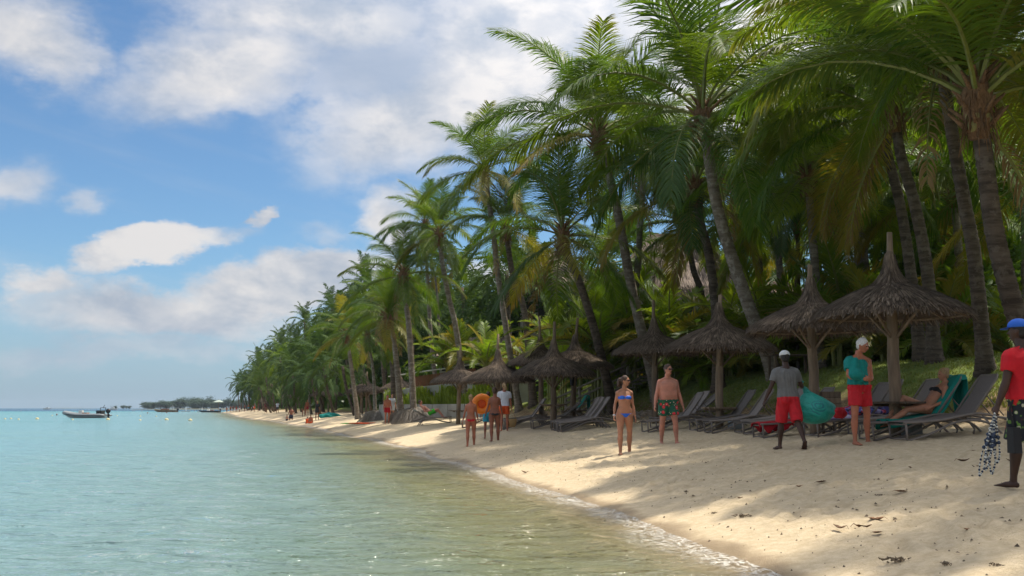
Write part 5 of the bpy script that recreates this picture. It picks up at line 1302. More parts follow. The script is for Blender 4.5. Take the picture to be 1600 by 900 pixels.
def floral(name, base, cols, scale):
    """print of five-petalled blossoms and leaves on a plain ground"""
    m, n = material(name); co = n.node('ShaderNodeTexCoord').outputs['Object']
    wob = n.node('ShaderNodeVectorMath', _operation='ADD'); n.put(wob.inputs[0], co); n.put(wob.inputs[1], n.scale(n.noise(co, 14, 2, out=1), (.035, .035, .035)))
    v = n.node('ShaderNodeTexVoronoi', Vector=wob.outputs[0], Scale=scale); v2 = n.node('ShaderNodeTexVoronoi', Vector=wob.outputs[0], Scale=scale * 2.4)
    sp = n.node('ShaderNodeSeparateXYZ', Vector=v.outputs['Color']).outputs; s2 = n.node('ShaderNodeSeparateXYZ', Vector=v2.outputs['Color']).outputs
    c = n.mix(n.m('MULTIPLY', n.ramp(v2.outputs['Distance'], .42, .36), n.ramp(s2[0], .45, .5)), tuple(base), tuple(cols[2]))
    c = n.mix(n.m('MULTIPLY', n.ramp(v2.outputs['Distance'], .30, .26), n.ramp(s2[1], .70, .72)), c, tuple(cols[1]))
    big = n.m('MULTIPLY', n.ramp(n.m('ADD', v.outputs['Distance'], n.m('MULTIPLY', n.noise(co, 45, 2), .22)), .50, .44), n.ramp(sp[0], .30, .34))
    c = n.mix(big, c, tuple(cols[0])); c = n.mix(n.m('MULTIPLY', big, n.ramp(v.outputs['Distance'], .12, .09)), c, tuple(cols[1]))
    b = n.node('ShaderNodeBsdfPrincipled', Base__Color=c, Roughness=.85); n.l.new(bump(n, n.noise(co, 12, 4), .4, .02), b.inputs['Normal']); finish(n, b.outputs[0]); return m
FLOR_G = floral('floral_green', (.012, .095, .06), [(.62, .03, .05), (.62, .50, .42), (.05, .17, .05)], 8.5)
FLOR_K = floral('floral_black', (.010, .012, .02), [(.55, .015, .02), (.45, .42, .30), (.10, .20, .03)], 7.0)

def rot_dir(f, a, s=1):
    """direction hanging down, swung forward (-Y) by f and outward by a degrees (s=+1 left/+X)"""
    return Vector((s * math.sin(R(a)), -math.sin(R(f)) * math.cos(R(a)), -math.cos(R(f)) * math.cos(R(a)))).normalized()
def person(label, H=1.72, female=False, build=1.0, mat=None, loc=(0, 0, 0), rz=0, lean=0, side=0, twist=0, legs=((0, 4, 0), (0, 4, 0)), arms=((5, 9, 12), (5, 9, 12)), head=(0, 0), belly=0.0, wear=(), hair=None, hairkind='short', glasses=False, voxel=.014, seat=None, hand_curl=35, group=None, forearm=None, detail=True, feet_pitch=(0, 0)):
    """FK body; facing -Y; legs=(thigh swing, spread, knee bend) right,left; arms=(swing, spread, elbow bend)"""
    K = H / 1.75; root = empty('person', loc, rz, label, 'person', group)
    T = Vector((math.sin(R(side)), -math.sin(R(lean)) * math.cos(R(side)), math.cos(R(lean)) * math.cos(R(side)))).normalized()
    X = Vector((1, 0, 0)); X = (X - T * T.dot(X)).normalized(); B = T.cross(X).normalized() * -1   # B forward(-Y)
    if B.y > 0: B = -B
    Xs = (Matrix.Rotation(R(twist), 3, T) @ X); Bs = Matrix.Rotation(R(twist), 3, T) @ B
    J = {}; pel = Vector((0, 0, 0)); Lt = .505 * K; fw = .93 if female else 1.0
    J['neck'] = pel + T * (Lt * 1.0)
    hipw = (.095 if female else .088) * K; shw = (.150 if female else .180) * K
    for i, s in ((0, -1), (1, 1)):
        f, a, k = legs[i]; hip = pel + X * (s * hipw) - T * .02; d = rot_dir(f, a, s); knee = hip + d * .425 * K
        d2 = rot_dir(f - k, a * .35, s); ank = knee + d2 * .415 * K; J['hip', i], J['knee', i], J['ank', i] = hip, knee, ank; J['fdir', i] = rot_dir(f - k + 90 - (f - k) * .85 - feet_pitch[i], 8, s)
        f, a, e = arms[i]; sh = pel + T * (Lt * .93) + Xs * (s * shw); d = rot_dir(f, a, s); el_ = sh + d * .30 * K
        fa = forearm[i] if forearm and forearm[i] is not None else None
        d2 = Vector(fa).normalized() if fa is not None else rot_dir(f + e, a - e * .10, s); wr = el_ + d2 * .255 * K; J['sh', i], J['el', i], J['wr', i], J['hd', i] = sh, el_, wr, d2
    if seat is None:
        low = min(J['ank', 0].z, J['ank', 1].z) - .075 * K; off = Vector((0, 0, -low))
    else: off = Vector(seat)
    for k_ in J:
        if 'dir' not in str(k_[0]) and k_[0] != 'hd': J[k_] = J[k_] + off
    pel = pel + off
    fat = build
    def tsec(infl=1.0, add=0.0, t0=-.3, t1=1.4):
        W = [(-.17, .060, .070, .0), (-.10, .120, .095, -.01), (0, .165 if not female else .170, .105, -.01), (.14, .158, .100, 0), (.34, .142 if not female else .120, .092, .008), (.55, .152 if not female else .128, .100, .006), (.74, .172 if not female else .140, .108, 0), (.88, .172 if not female else .138, .092, -.008), (.97, .125, .07, -.012), (1.03, .068, .058, -.012), (1.12, .056 * fw, .058 * fw, -.006), (1.28, .054 * fw, .058 * fw, .012)]
        out = []
        for t, w_, d_, fo in W:
            if t < t0 or t > t1: continue
            core = t < 1.0
            bl = belly * math.exp(-((t - .30) / .22) ** 2)
            q = max(0, min(1, t)); Xt = (X.lerp(Xs, q)).normalized(); Bt = (B.lerp(Bs, q)).normalized()
            f_ = fat if core else 1 + (fat - 1) * .4
            out.append((pel + T * (t * Lt) + Bt * ((fo + bl * .55) * K), (w_ * f_ + bl * .35) * K * infl + add, (d_ * f_ + bl * .55) * K * infl + add, Xt, Bt))
        return out
    def loft(mb, secs, n=20):
        b0 = len(mb.v)
        for c_, w_, d_, Xt, Bt in secs:
            for k in range(n):
                t = 2 * math.pi * k / n; cx, cy = math.cos(t), math.sin(t); e = .82
                mb.v.append(c_ + Xt * (w_ * math.copysign(abs(cx) ** e, cx)) + Bt * (d_ * math.copysign(abs(cy) ** e, cy)))
        for i in range(len(secs) - 1):
            for k in range(n): k2 = (k + 1) % n; mb.face(b0 + i * n + k, b0 + i * n + k2, b0 + (i + 1) * n + k2, b0 + (i + 1) * n + k)
        mb.face(*[b0 + k for k in reversed(range(n))]); mb.face(*[b0 + (len(secs) - 1) * n + k for k in range(n)])
    def leg(mb, i, infl=1.0, add=0.0, upto=2.0):
        h, kn, an = J['hip', i], J['knee', i], J['ank', i]; f_ = (.5 + .5 * fat) * K * (1.10 if female else 1.0); P = []; Rr_ = []
        for q, r_ in ((-.05, .085), (.1, .092), (.35, .082), (.65, .066), (.9, .056)):
            if q <= upto * 1.0001: P.append(h.lerp(kn, q)); Rr_.append(r_ * f_ * infl + add)
        if upto < 1:
            P.append(h.lerp(kn, upto)); Rr_.append(float(np.interp(upto, [.1, .35, .65, .9], [.092, .082, .066, .056])) * f_ * infl + add)
        if upto >= 1:
            d2 = (an - kn); fwd = B
            for q, r_, bk in ((0, .055, .0), (.12, .050, .004), (.32, .058, .014), (.55, .047, .008), (.85, .034, 0), (1.0, .035, 0)):
                if upto < 1.5 and q > (upto - 1) * 2: continue
                P.append(kn + d2 * q - fwd * bk * K); Rr_.append(r_ * f_ * infl + add)
        mb.tube(P, Rr_, 14)
    def arm(mb, i, infl=1.0, add=0.0, upto=2.0):
        s, e, w_ = J['sh', i], J['el', i], J['wr', i]; f_ = K * (.45 + .55 * fat) * (.82 if female else 1); P = []; Q = []
        for q, r_ in ((-.08, .040), (.05, .054), (.3, .050), (.6, .043), (.95, .038)):
            if q <= upto: P.append(s.lerp(e, q)); Q.append(r_ * f_ * infl + add)
        if upto > 1:
            for q, r_ in ((.12, .040), (.3, .041), (.65, .032), (1.0, .025)):
                if q <= upto - 1 + .001: P.append(e.lerp(w_, q)); Q.append(r_ * f_ * infl + add)
        mb.tube(P, Q, 12)
    mb = MB(); secs = tsec(); loft(mb, secs)
    mb.ball(J['sh', 0] - Vector((0, 0, .008)), .060 * K * (.6 + .4 * fat) * fw, 12, 8); mb.ball(J['sh', 1] - Vector((0, 0, .008)), .060 * K * (.6 + .4 * fat) * fw, 12, 8)
    tp = pel + T * Lt * .90                                       # trapezius slope
    for i in (0, 1): mb.tube([pel + T * Lt * 1.10, J['sh', i] + T * .015], [.050 * K, .042 * K * fw], 10)
    for s in (-1, 1):
        mb.ball(pel + X * s * .075 * K - T * .045 * K - B * .055 * K, (.085 * K * fat, .078 * K, .090 * K), 12, 8)
        if female: mb.ball(pel + T * Lt * .70 + Xs * s * .066 * K + Bs * .085 * K, .060 * K, 12, 8)
        else: mb.ball(pel + T * Lt * .76 + Xs * s * .072 * K + Bs * .070 * K, (.075 * K * fat, .035 * K, .05 * K), 12, 8)
    for i, s in ((0, -1), (1, 1)):
        leg(mb, i); arm(mb, i)
        an = J['ank', i]; fd = J['fdir', i]; upv = Vector((0, 0, 1)); upv = (upv - fd * fd.dot(upv)).normalized(); sd_ = fd.cross(upv)
        mb.tube([an - fd * .055 * K - upv * .045 * K, an - fd * .01 - upv * .035 * K, an + fd * .08 * K - upv * .045 * K, an + fd * .135 * K - upv * .054 * K, an + fd * .185 * K - upv * .060 * K], [.026 * K, .036 * K, .034 * K, (.043 * K, .020 * K), (.032 * K, .012 * K)], 12, ref=upv)
        if detail:
            for k in range(5): mb.tube([an + fd * .165 * K - upv * .058 * K + sd_ * (k - 2) * .017 * K, an + fd * (.215 - .008 * abs(k - (1 if s > 0 else 3))) * K - upv * .061 * K + sd_ * (k - 2) * .019 * K], [.010 * K, .008 * K], 6)
        wr, hd = J['wr', i], J['hd', i]; pn = (X * -s); pn = (pn - hd * hd.dot(pn)).normalized(); wd = hd.cross(pn).normalized()
        if wd.dot(B) < 0: wd = -wd
        mb.tube([wr - hd * .02, wr + hd * .03 * K, wr + hd * .085 * K], [(.026 * K, .018 * K), (.038 * K, .016 * K), (.040 * K, .014 * K)], 10, ref=pn)
        for k in range(4):
            L_ = (.062, .074, .070, .054)[k] * K; c_ = R(hand_curl); b0 = wr + hd * .082 * K + wd * (1.5 - k) * .0195 * K
            d1 = (hd * math.cos(c_ * .6) + pn * math.sin(c_ * .6)); d2 = (hd * math.cos(c_ * 1.8) + pn * math.sin(c_ * 1.8)); m_ = b0 + d1 * L_ * .52; mb.tube([b0, m_, m_ + d2 * L_ * .55], [.0105 * K, .0095 * K, .008 * K], 7)
        b0 = wr + hd * .025 * K + wd * .028 * K; m_ = b0 + (hd * .7 + wd * .7 + pn * .25).normalized() * .04 * K; mb.tube([b0, m_, m_ + (hd * .9 + wd * .2 + pn * .4).normalized() * .032 * K], [.014 * K, .011 * K, .009 * K], 7)
    # head
    hy, hp = head; nk = pel + T * Lt * 1.22 + B * .01 * K
    Hq = Matrix.Rotation(R(hy), 3, 'Z') @ Matrix.Rotation(R(hp), 3, 'X')    # yaw +: towards own left
    hc = nk + Hq @ Vector((0, -.018, .125)) * K
    def hpnt(x, y, z): return hc + Hq @ (Vector((x, y, z)) * K)
    def hf(p):
        x, y, z = p
        if z < 0: x *= 1 - .30 * (-z) ** 1.5; y = y * (1 - .10 * -z) - .10 * (-z)
        return (x, y, z)
    mb.ball(hc, (.074 * K, .094 * K, .115 * K), 20, 14, rot=Hq, fn=hf)
    mb.ball(hpnt(0, -.055, -.075), (.042 * K, .036 * K, .036 * K), 12, 8, rot=Hq)                    # jaw and chin
    mb.tube([hpnt(0, -.086, .016), hpnt(0, -.100, -.012), hpnt(0, -.112, -.026), hpnt(0, -.094, -.038)], [.009 * K, .012 * K, .016 * K, .010 * K], 8)   # nose
    for s in (-1, 1):
        mb.ball(hpnt(s * .074, .008, -.008), (.010 * K, .020 * K, .031 * K), 8, 6, rot=Hq); mb.ball(hpnt(s * .032, -.080, .026), (.024 * K, .012 * K, .009 * K), 8, 6, rot=Hq)
    body = remeshed(mb, voxel if detail else .022, 'body', mat, root, 2 if detail else 1)
    if detail:
        for s in (-1, 1): m2 = MB(); m2.ball(hpnt(s * .031, -.086, .008), (.013 * K, .008 * K, .007 * K), 10, 6, rot=Hq); m2.build('eye', EYEM, root, smooth=True)
        m2 = MB(); m2.ball(hpnt(0, -.096, -.058), (.022 * K, .008 * K, .007 * K), 10, 6, rot=Hq); m2.build('mouth', LIP, root, smooth=True)
        for s in (-1, 1): m2 = MB(); m2.tube([hpnt(s * .016, -.093, .030), hpnt(s * .034, -.093, .035), hpnt(s * .050, -.078, .030)], .0045 * K, 5); m2.build('eyebrow', hair or HAIR_B, root)
    if glasses:
        g_ = MB()
        for s in (-1, 1): g_.ball(hpnt(s * .033, -.099, .010), (.031 * K, .009 * K, .021 * K), 12, 8, rot=Hq); g_.tube([hpnt(s * .060, -.095, .016), hpnt(s * .079, -.05, .016), hpnt(s * .080, .01, .012)], .004, 5)
        g_.tube([hpnt(-.01, -.104, .018), hpnt(.01, -.104, .018)], .004, 5); g_.build('sunglasses', LENS, root, smooth=True)
    r0 = random.Random(len(label))
    if hair:
        hm = MB()
        def cf(p, lim=-.2):
            x, y, z = p; n_ = 1 + .05 * math.sin(9 * x + 3) * math.sin(11 * z + y * 6)
            return (x * n_, y * n_, z * n_)
        if hairkind != 'none':
            hm.ball(hpnt(0, .016, .030), (.082 * K, .094 * K, .102 * K), 18, 12, rot=Hq, fn=cf); hm.ball(hpnt(0, .04, -.02), (.072 * K, .060 * K, .075 * K), 14, 9, rot=Hq, fn=cf)
            for k in range(90):
                a = r0.uniform(0, 6.28); e = r0.uniform(-.25, 1.4); q = Vector((math.cos(a) * math.cos(e), math.sin(a) * math.cos(e), math.sin(e)))
                if q.y < -.35 and q.z < .45: continue
                p = Vector((q.x * .080, q.y * .092 + .016, q.z * .100 + .028)); hm.tube([hpnt(*(p * .9)), hpnt(*(p * 1.06 + Vector((0, .012, -.018))))], [.016 * K, .004 * K], 5)
        if hairkind == 'pony':
            hm.tube([hpnt(0, .085, .05), hpnt(-.03, .14, .03), hpnt(-.05, .15, -.05), hpnt(-.045, .135, -.13)], [.028 * K, .042 * K, .040 * K, .010 * K], 10)
            for k in range(14): a = k * .45; hm.tube([hpnt(-.03, .13, .02), hpnt(-.05 + .045 * math.cos(a), .145 + .03 * math.sin(a), -.06), hpnt(-.05 + .05 * math.cos(a), .14 + .03 * math.sin(a), -.15)], [.014, .012, .004], 5)
        if hairkind == 'bun': hm.ball(hpnt(0, .085, .075), .045 * K, 12, 8)
        ho = remeshed(hm, .011 if detail else .018, 'hair', hair, root, 1)
    # clothing
    for wname, wm, opt in wear:
        m2 = MB(); vx = .012 if detail else .018
        if wname in ('shorts', 'swim_shorts', 'long_shorts'):
            ext = {'shorts': .52, 'swim_shorts': .62, 'long_shorts': .98}[wname]
            loft(m2, tsec(1.06, .014, -.12, .20))
            for i in (0, 1):
                h, kn = J['hip', i], J['knee', i]; f_ = (.5 + .5 * fat) * K; e = ext
                m2.tube([h.lerp(kn, q) for q in (-.05, .12, e * .5, e)], [.098 * f_ + .008, .100 * f_ + .008, .094 * f_ + .012, .088 * f_ + .016], 16)
            for s in (-1, 1): m2.ball(pel + X * s * .075 * K - T * .045 * K - B * .060 * K, (.092 * K * fat, .084 * K, .098 * K), 12, 8)
        elif wname == 'brief':
            loft(m2, [s_ for s_ in tsec(1.035, .006, -.18, opt or .05)]);
            for s in (-1, 1): m2.ball(pel + X * s * .068 * K - T * .030 * K - B * .058 * K, (.078 * K * fat, .084 * K, .070 * K), 12, 8)
        elif wname == 'bikini_top':
            for s in (-1, 1): m2.ball(pel + T * Lt * .71 + Xs * s * .068 * K + Bs * .088 * K, (.072 * K, .066 * K, .052 * K), 14, 9)
            loft(m2, [(pel + T * (t * Lt), .148 * K * fat, .116 * K, Xs, Bs) for t in (.645, .70, .765)])
        elif wname == 'shirt':
            loft(m2, tsec(1.07, .014, -.04 if opt != 'crop' else .2, 1.04))
            for i in (0, 1):
                arm(m2, i, 1.18, .016, .62); m2.ball(J['sh', i], .074 * K * (.6 + .4 * fat), 12, 8); m2.tube([pel + T * Lt * 1.06, J['sh', i] + T * .02], [.055 * K, .056 * K], 10)
            J_ = J
        elif wname == 'drape':
            loft(m2, [(c_ - Xs * .045, w_ * .86, d_ * 1.14 + .014, a_, b_) for c_, w_, d_, a_, b_ in tsec(1.0, .01, .10, .99)])
            arm(m2, 0, 1.35, .022, .80); m2.ball(J['sh', 0], .082 * K, 12, 8); m2.ball(J['el', 0] + Vector((.10, -.10, .03)), (.14, .10, .10), 12, 8, fn=lambda p: (p[0] * (1 + .1 * math.sin(9 * p[2])), p[1], p[2]))
            m2.tube([J['sh', 0] + Vector((.05, -.06, .02)), J['el', 0] + Vector((.05, -.06, .05)), J['wr', 0] + Vector((-.02, -.04, -.02))], [.08, .085, .05], 10)
        ob = remeshed(m2, vx, {'brief': 'swim_briefs', 'drape': 'draped_shirt'}.get(wname, wname), wm, root, 1)
        if detail and wname not in ('brief', 'bikini_top'):       # hanging folds
            me = ob.data; co = np.empty(len(me.vertices) * 3, np.float32); me.vertices.foreach_get('co', co); co = co.reshape(-1, 3); nn = np.empty_like(co).ravel(); me.vertices.foreach_get('normal', nn); nn = nn.reshape(-1, 3)
            a = np.arctan2(co[:, 1] - pel.y, co[:, 0] - pel.x); f_ = .006 * np.sin(13 * a + 9 * co[:, 2]) + .012 * fbm(co[:, 0] * 9 + co[:, 2] * 5, co[:, 1] * 9 + co[:, 2] * 7, 3)
            me.vertices.foreach_set('co', (co + nn * f_[:, None]).ravel()); me.update()
    root['_'] = 0; del root['_']
    return root, J, hpnt, (T, X, B, K, pel)
def stand(px, Y): x = px_x(px, Y); return (x, Y, tz(x, Y) - .012)
def cap(root, hpnt, mat, back=False, K=1.0):
    mb = MB(); s = -1 if not back else 1
    C = hpnt(0, .004, .045); U = (hpnt(0, 0, 1) - hpnt(0, 0, 0)).normalized(); F_ = (hpnt(0, -1, 0) - hpnt(0, 0, 0)).normalized(); Xd = F_.cross(U)
    Mq = Matrix((Xd, F_, U)).transposed()
    mb.ball(C, (.096 * K, .114 * K, .088 * K), 20, 10, rot=Mq, fn=lambda p: (p[0], p[1], max(p[2], -.12)))
    o = mb.build('cap', mat, root, smooth=True); mb = MB(); d = F_ * (-1 if back else 1)
    for k in range(9):
        a = (k / 8 - .5) * 2.2; q = C + Xd * .082 * K * math.sin(a) + d * .098 * K * math.cos(a) - U * .004; q2 = C + Xd * .078 * K * math.sin(a) + d * (.10 + .085 * math.cos(a) ** .5 if math.cos(a) > 0 else .1) * K - U * (.022 - .0 * k); mb.v += [q, q2, q2 - U * .006, q - U * .006]
        if k: j = (k - 1) * 4; mb.face(j, j + 4, j + 5, j + 1); mb.face(j + 1, j + 5, j + 6, j + 2); mb.face(j + 3, j + 2, j + 6, j + 7)
    mb.build('visor', mat, o)
def sandals(root, J, K, mat):
    for i in (0, 1):
        an, fd = J['ank', i], J['fdir', i]; mb = MB(); up_ = Vector((0, 0, 1)); up_ = (up_ - fd * fd.dot(up_)).normalized(); sd_ = fd.cross(up_); A = an - up_ * .073 * K
        mb.tube([A - fd * .075, A + fd * .02, A + fd * .13, A + fd * .215], [(.030, .007), (.036, .008), (.048, .008), (.025, .007)], 12, ref=up_)
        s_ = mb.build('sandal', mat, root, smooth=True); mb = MB(); mb.tube([A + fd * .06 + sd_ * .045, A + fd * .10 + up_ * .045 + sd_ * .02, A + fd * .15 + up_ * .012], .008, 6); mb.tube([A + fd * .06 - sd_ * .045, A + fd * .10 + up_ * .045 - sd_ * .02, A + fd * .15 + up_ * .012], .008, 6); mb.build('strap', mat, s_)
SAND_T = simple('sandal_tan', (.20, .12, .07), .7); SAND_K = simple('sandal_brown', (.06, .03, .02), .7)

# 1 woman in the blue bikini
r, J, hp, fr = person('woman in a strapless blue bikini and sunglasses, ponytail, walking and looking to the right', 1.68, True, 1.10, SK_TAN, stand(975, 22.6), R(6), lean=1, legs=((10, 3, 8), (-8, 4, 4)), arms=((-6, 13, 34), (-4, 10, 14)), head=(52, 4), hair=HAIR_B, hairkind='pony', glasses=True, wear=(('brief', BLUE, .10), ('bikini_top', BLUE, 0)), voxel=.011)
sandals(r, J, fr[3], SAND_T); mb = MB(); q = fr[4] + fr[1] * .165 + fr[0] * .03; mb.ball(q, (.02, .025, .02), 8, 6); mb.tube([q, q + Vector((.03, -.01, -.09))], [.010, .014], 5); mb.tube([q, q + Vector((.01, .02, -.10))], [.010, .014], 5); mb.build('bikini_tie', BLUE, r)
mb = MB(); q = J['wr', 0]; mb.tube([q - J['hd', 0] * .01, q + J['hd', 0] * .01], .031, 10); mb.build('bracelet', WHITE, r)
# 2 man in floral shorts
r, J, hp, fr = person('shirtless heavy-set man in sunglasses and green floral swim shorts, walking beside the bikini woman', 1.82, False, 1.30, SK_PINK, stand(1043, 24.0), R(8), lean=0, legs=((-6, 5, 2), (10, 7, 8)), arms=((2, 16, 16), (-2, 16, 12)), head=(22, 2), belly=.05, hair=HAIR_B, glasses=True, wear=(('swim_shorts', FLOR_G, 0),), voxel=.012)
sandals(r, J, fr[3], SAND_K)
# 3 man with the green sack
r, J, hp, fr = person('man seen from behind in white cap, grey t-shirt and red shorts, carrying a green sack', 1.74, False, 1.06, SK_DARK, stand(1230, 18.4), R(186), lean=6, legs=((-20, 3, 18), (12, 3, 2)), arms=((14, 26, 28), (2, 22, 16)), forearm=((-.25, -.75, .10), None), head=(-6, 6), hair=HAIR_K, wear=(('shirt', GREY, 0), ('long_shorts', RED, 0)), voxel=.012, feet_pitch=(38, 0), hand_curl=70)
CAPW = simple('white_cap', (.60, .60, .60), .8, .1); cap(r, hp, CAPW, K=fr[3]); sandals(r, J, fr[3], SAND_K)
wrist = r.matrix_basis @ (J['wr', 0] + J['hd', 0] * .07)
BAG = simple('green_sack', (.008, .22, .17), .55, .25, 5, .9, .05)
m, n = material('printed_sack'); co = n.node('ShaderNodeTexCoord').outputs['Object']; w_ = n.node('ShaderNodeTexWave', _wave_type='RINGS', _rings_direction='SPHERICAL', Vector=n.node('ShaderNodeVectorMath', _operation='SUBTRACT').outputs[0], Scale=4.0, Distortion=16.0)
a = w_.inputs['Vector'].links[0].from_node; n.put(a.inputs[0], co); a.inputs[1].default_value = (.0, -.30, .04); ln = n.node('ShaderNodeVectorMath', _operation='LENGTH'); n.l.new(a.outputs[0], ln.inputs[0])
c = n.mix(n.m('MULTIPLY', n.ramp(ln.outputs['Value'], .16, .13), n.ramp(w_.outputs['Fac'], .55, .65)), (.014, .33, .26), (.010, .18, .20)); c = n.mix(n.ramp(n.noise(co, 7, 4), .5, .75, 0, .5), c, (.006, .18, .15))
b = n.node('ShaderNodeBsdfPrincipled', Base__Color=c, Roughness=.5); n.l.new(bump(n, n.noise(co, 7, 5, .6, .8), .9, .05), b.inputs['Normal']); finish(n, b.outputs[0]); SACK = m
sc_ = Vector((wrist.x + .14, wrist.y - .30, wrist.z - .44)); bag = empty('sack', sc_, 0, 'bulging green plastic sack with dark print, held by the man in the white cap', 'sack')
mb = MB(); r0 = random.Random(5)
def sf(p):
    a = math.atan2(p[1], p[0]); k = 1 + .05 * math.sin(4 * a + 1) + .035 * math.sin(9 * a + 5 * p[2]) + .03 * math.sin(13 * p[2] + 3 * a)
    zz_ = p[2]; nar = 1 if zz_ < .25 else 1 - .72 * ((zz_ - .25) / .75) ** 1.2
    return (p[0] * k * nar - (.28 * max(0, zz_) ** 1.5), p[1] * k * nar, zz_ * (1 if zz_ < 0 else 1.25))
mb.ball((0, 0, 0), (.37, .27, .27), 40, 26, fn=sf); mb.build('sack_body', SACK, bag, smooth=True)
mb = MB(); top_ = Vector((-.10, 0, .33)); wl = wrist - sc_
for k in range(7): a = k * .9; mb.tube([top_ + Vector((.05 * math.cos(a), .05 * math.sin(a), -.05)), (top_ + wl) / 2 + Vector((.02 * math.cos(a), .02 * math.sin(a), 0)), wl, wl + Vector((.05 * math.cos(a), .05 * math.sin(a), .07))], [.03, .018, .014, .02], 6)
mb.build('sack_neck', BAG, bag, smooth=True)
# 4 white-haired man
r, J, hp, fr = person('white-haired man in red swim shorts, teal t-shirt pulled over one shoulder, looking down', 1.80, False, 1.08, SK_RED, stand(1342, 17.7), R(18), lean=2, legs=((4, 6, 4), (-2, 7, 2)), arms=((18, 20, 40), (8, 4, 30)), forearm=((.90, -.40, -.15), (-.75, -.62, -.05)), head=(28, 22), belly=.035, hair=HAIR_W, wear=(('swim_shorts', RED, 0), ('drape', TEALF, 0)), voxel=.012)
# 5 lounging woman
Lr = L_WOMAN; lx, ly, lzz = Lr.location; thc = Lr.rotation_euler.z
r, J, hp, fr = person('tanned woman in a dark bikini reclining on the turquoise towel, hair pulled back, knees bent', 1.68, True, 1.0, SK_TAN, (lx + 1.16 * math.cos(thc), ly + 1.16 * math.sin(thc), lzz + .60), thc - math.pi / 2, lean=-38, legs=((118, 4, 78), (88, 5, 30)), arms=((22, 12, 62), (20, 14, 50)), head=(0, 8), hair=HAIR_L, hairkind='bun', seat=(0, 0, 0), wear=(('brief', BLACKF, .08), ('bikini_top', BLACKF, 0)), voxel=.012, feet_pitch=(20, 20))
r.rotation_euler = (0, 0, thc - math.pi / 2)
# 6 man at the right edge
r, J, hp, fr = person('man at the right edge in blue cap, red t-shirt and dark floral shorts, holding necklaces', 1.76, False, 1.22, SK_DARK, stand(1602, 11.0), R(205), lean=2, legs=((-14, 4, 10), (10, 4, 4)), arms=((8, 14, 26), (2, 17, 12)), head=(22, 0), belly=.03, hair=HAIR_K, wear=(('shirt', REDT2, 0), ('long_shorts', FLOR_K, 0)), voxel=.010, hand_curl=75, feet_pitch=(15, 0))
cap(r, hp, CAPB, K=fr[3])
hw = r.matrix_basis @ (J['wr', 1] + J['hd', 1] * .08)
neck = empty('bead_necklaces', hw, 0, 'shell and bead necklaces dangling from the hand of the man in the blue cap', 'necklaces')
BEADW = simple('bead_white', (.55, .55, .50), .3, .3, 40, bmp=0); BEADK = simple('bead_blue_black', (.02, .035, .07), .25, .4, 40, bmp=0)
def bead(m_): mb = MB(); mb.ball((0, 0, 0), 1, 6, 4); return mb.mesh('bead', m_, True)
for k, (dx_, L_) in enumerate([(-.20, .66), (-.15, .60), (-.10, .64), (-.05, .52), (-.17, .50)]):
    st_ = empty_ = None; mb = MB(); A = Vector((0, 0, 0)); Bq = Vector((dx_, -.03 * k, -L_)); P = [A, A.lerp(Bq, .4) + Vector((.025, .02, 0)), A.lerp(Bq, .8) + Vector((.03, 0, 0)), Bq, A.lerp(Bq, .75) - Vector((.03, 0, 0)), A.lerp(Bq, .35) - Vector((.02, 0, 0)), A]
    C_ = catmull(P, 12); mb.tube(C_, .0025, 4, False); s_ = mb.build('string', BEADK, neck); mw = MB()
    for j, p in enumerate(C_[::1]):
        rr_ = .009 if (j + k) % 3 else .014; mw.cur = 0 if (j % 2) else 1
        if abs(p.z + .30) < .07 and j % 3 == 0: rr_ = .022; mw.cur = 1
        mw.ball(p, rr_, 6, 4)
    mw.build('beads', [BEADW, BEADK], s_, smooth=True)
sb = r.matrix_basis @ (fr[4] + fr[1] * .10 - fr[2] * .0 + Vector((0, 0, 0)))
mb = MB(); bx_ = at(1577, 692, 10.95)
mb.box((0, 0, 0), (.085, .16, .27), taper=.9); mb.tube([(0, 0, .14), (-.03, 0, .32), (.06, 0, .55), (.16, 0, .65)], .013, 6)
o = mb.build('shoulder_bag', BLACKF, None, (bx_.x + .03, 10.9, bx_.z + .03)); tag(o, 'black bag hanging at the side of the man in the blue cap', 'bag')
# 7-10 walkers seen from behind
r, J, hp, fr = person('leftmost of the walkers seen from behind, red swim briefs and short straw-coloured hair', 1.62, True, 1.06, SK_RED, stand(736, 33.0), R(184), lean=0, legs=((6, 2, 4), (-8, 2, 6)), arms=((14, 12, 30), (4, 14, 12)), head=(0, 0), hair=HAIR_L, wear=(('brief', RED, .06),), voxel=.014)
r, J, hp, fr = person('deeply tanned person in black swim briefs seen from behind, hair in a bun, walking', 1.72, True, 1.10, SK_BROWN, stand(773, 33.4), R(188), lean=1, legs=((8, 3, 6), (-10, 3, 10)), arms=((6, 14, 20), (2, 16, 16)), head=(0, 0), hair=HAIR_B, hairkind='bun', wear=(('brief', BLACKF, .05),), voxel=.014)
r, J, hp, fr = person('man in white t-shirt and orange shorts with pale ponytail, carrying a straw bag', 1.78, False, 1.02, SK_RED, stand(788, 39.0), R(184), lean=0, legs=((4, 3, 6), (-8, 3, 8)), arms=((0, 10, 10), (6, 12, 8)), head=(0, 0), hair=HAIR_L, hairkind='pony', wear=(('shirt', WHITE, 0), ('swim_shorts', ORANGE, 0)), voxel=.014)
STRAW = simple('straw', (.38, .25, .11), .9, .25, 25, .6, .01)
q = r.matrix_basis @ (J['wr', 0] + J['hd', 0] * .1); mb = MB()
mb.tube([(0, 0, -.62), (0, 0, -.34), (0, 0, -.30)], [(.12, .07), (.20, .09), (.20, .09)], 16); mb.tube([(-.15, 0, -.32), (-.08, 0, -.08), (0, 0, 0), (.08, 0, -.08), (.15, 0, -.32)], .012, 6)
tag(mb.build('straw_bag', STRAW, None, q, True), 'flared straw bag hanging from the hand of the man in the white t-shirt', 'bag')
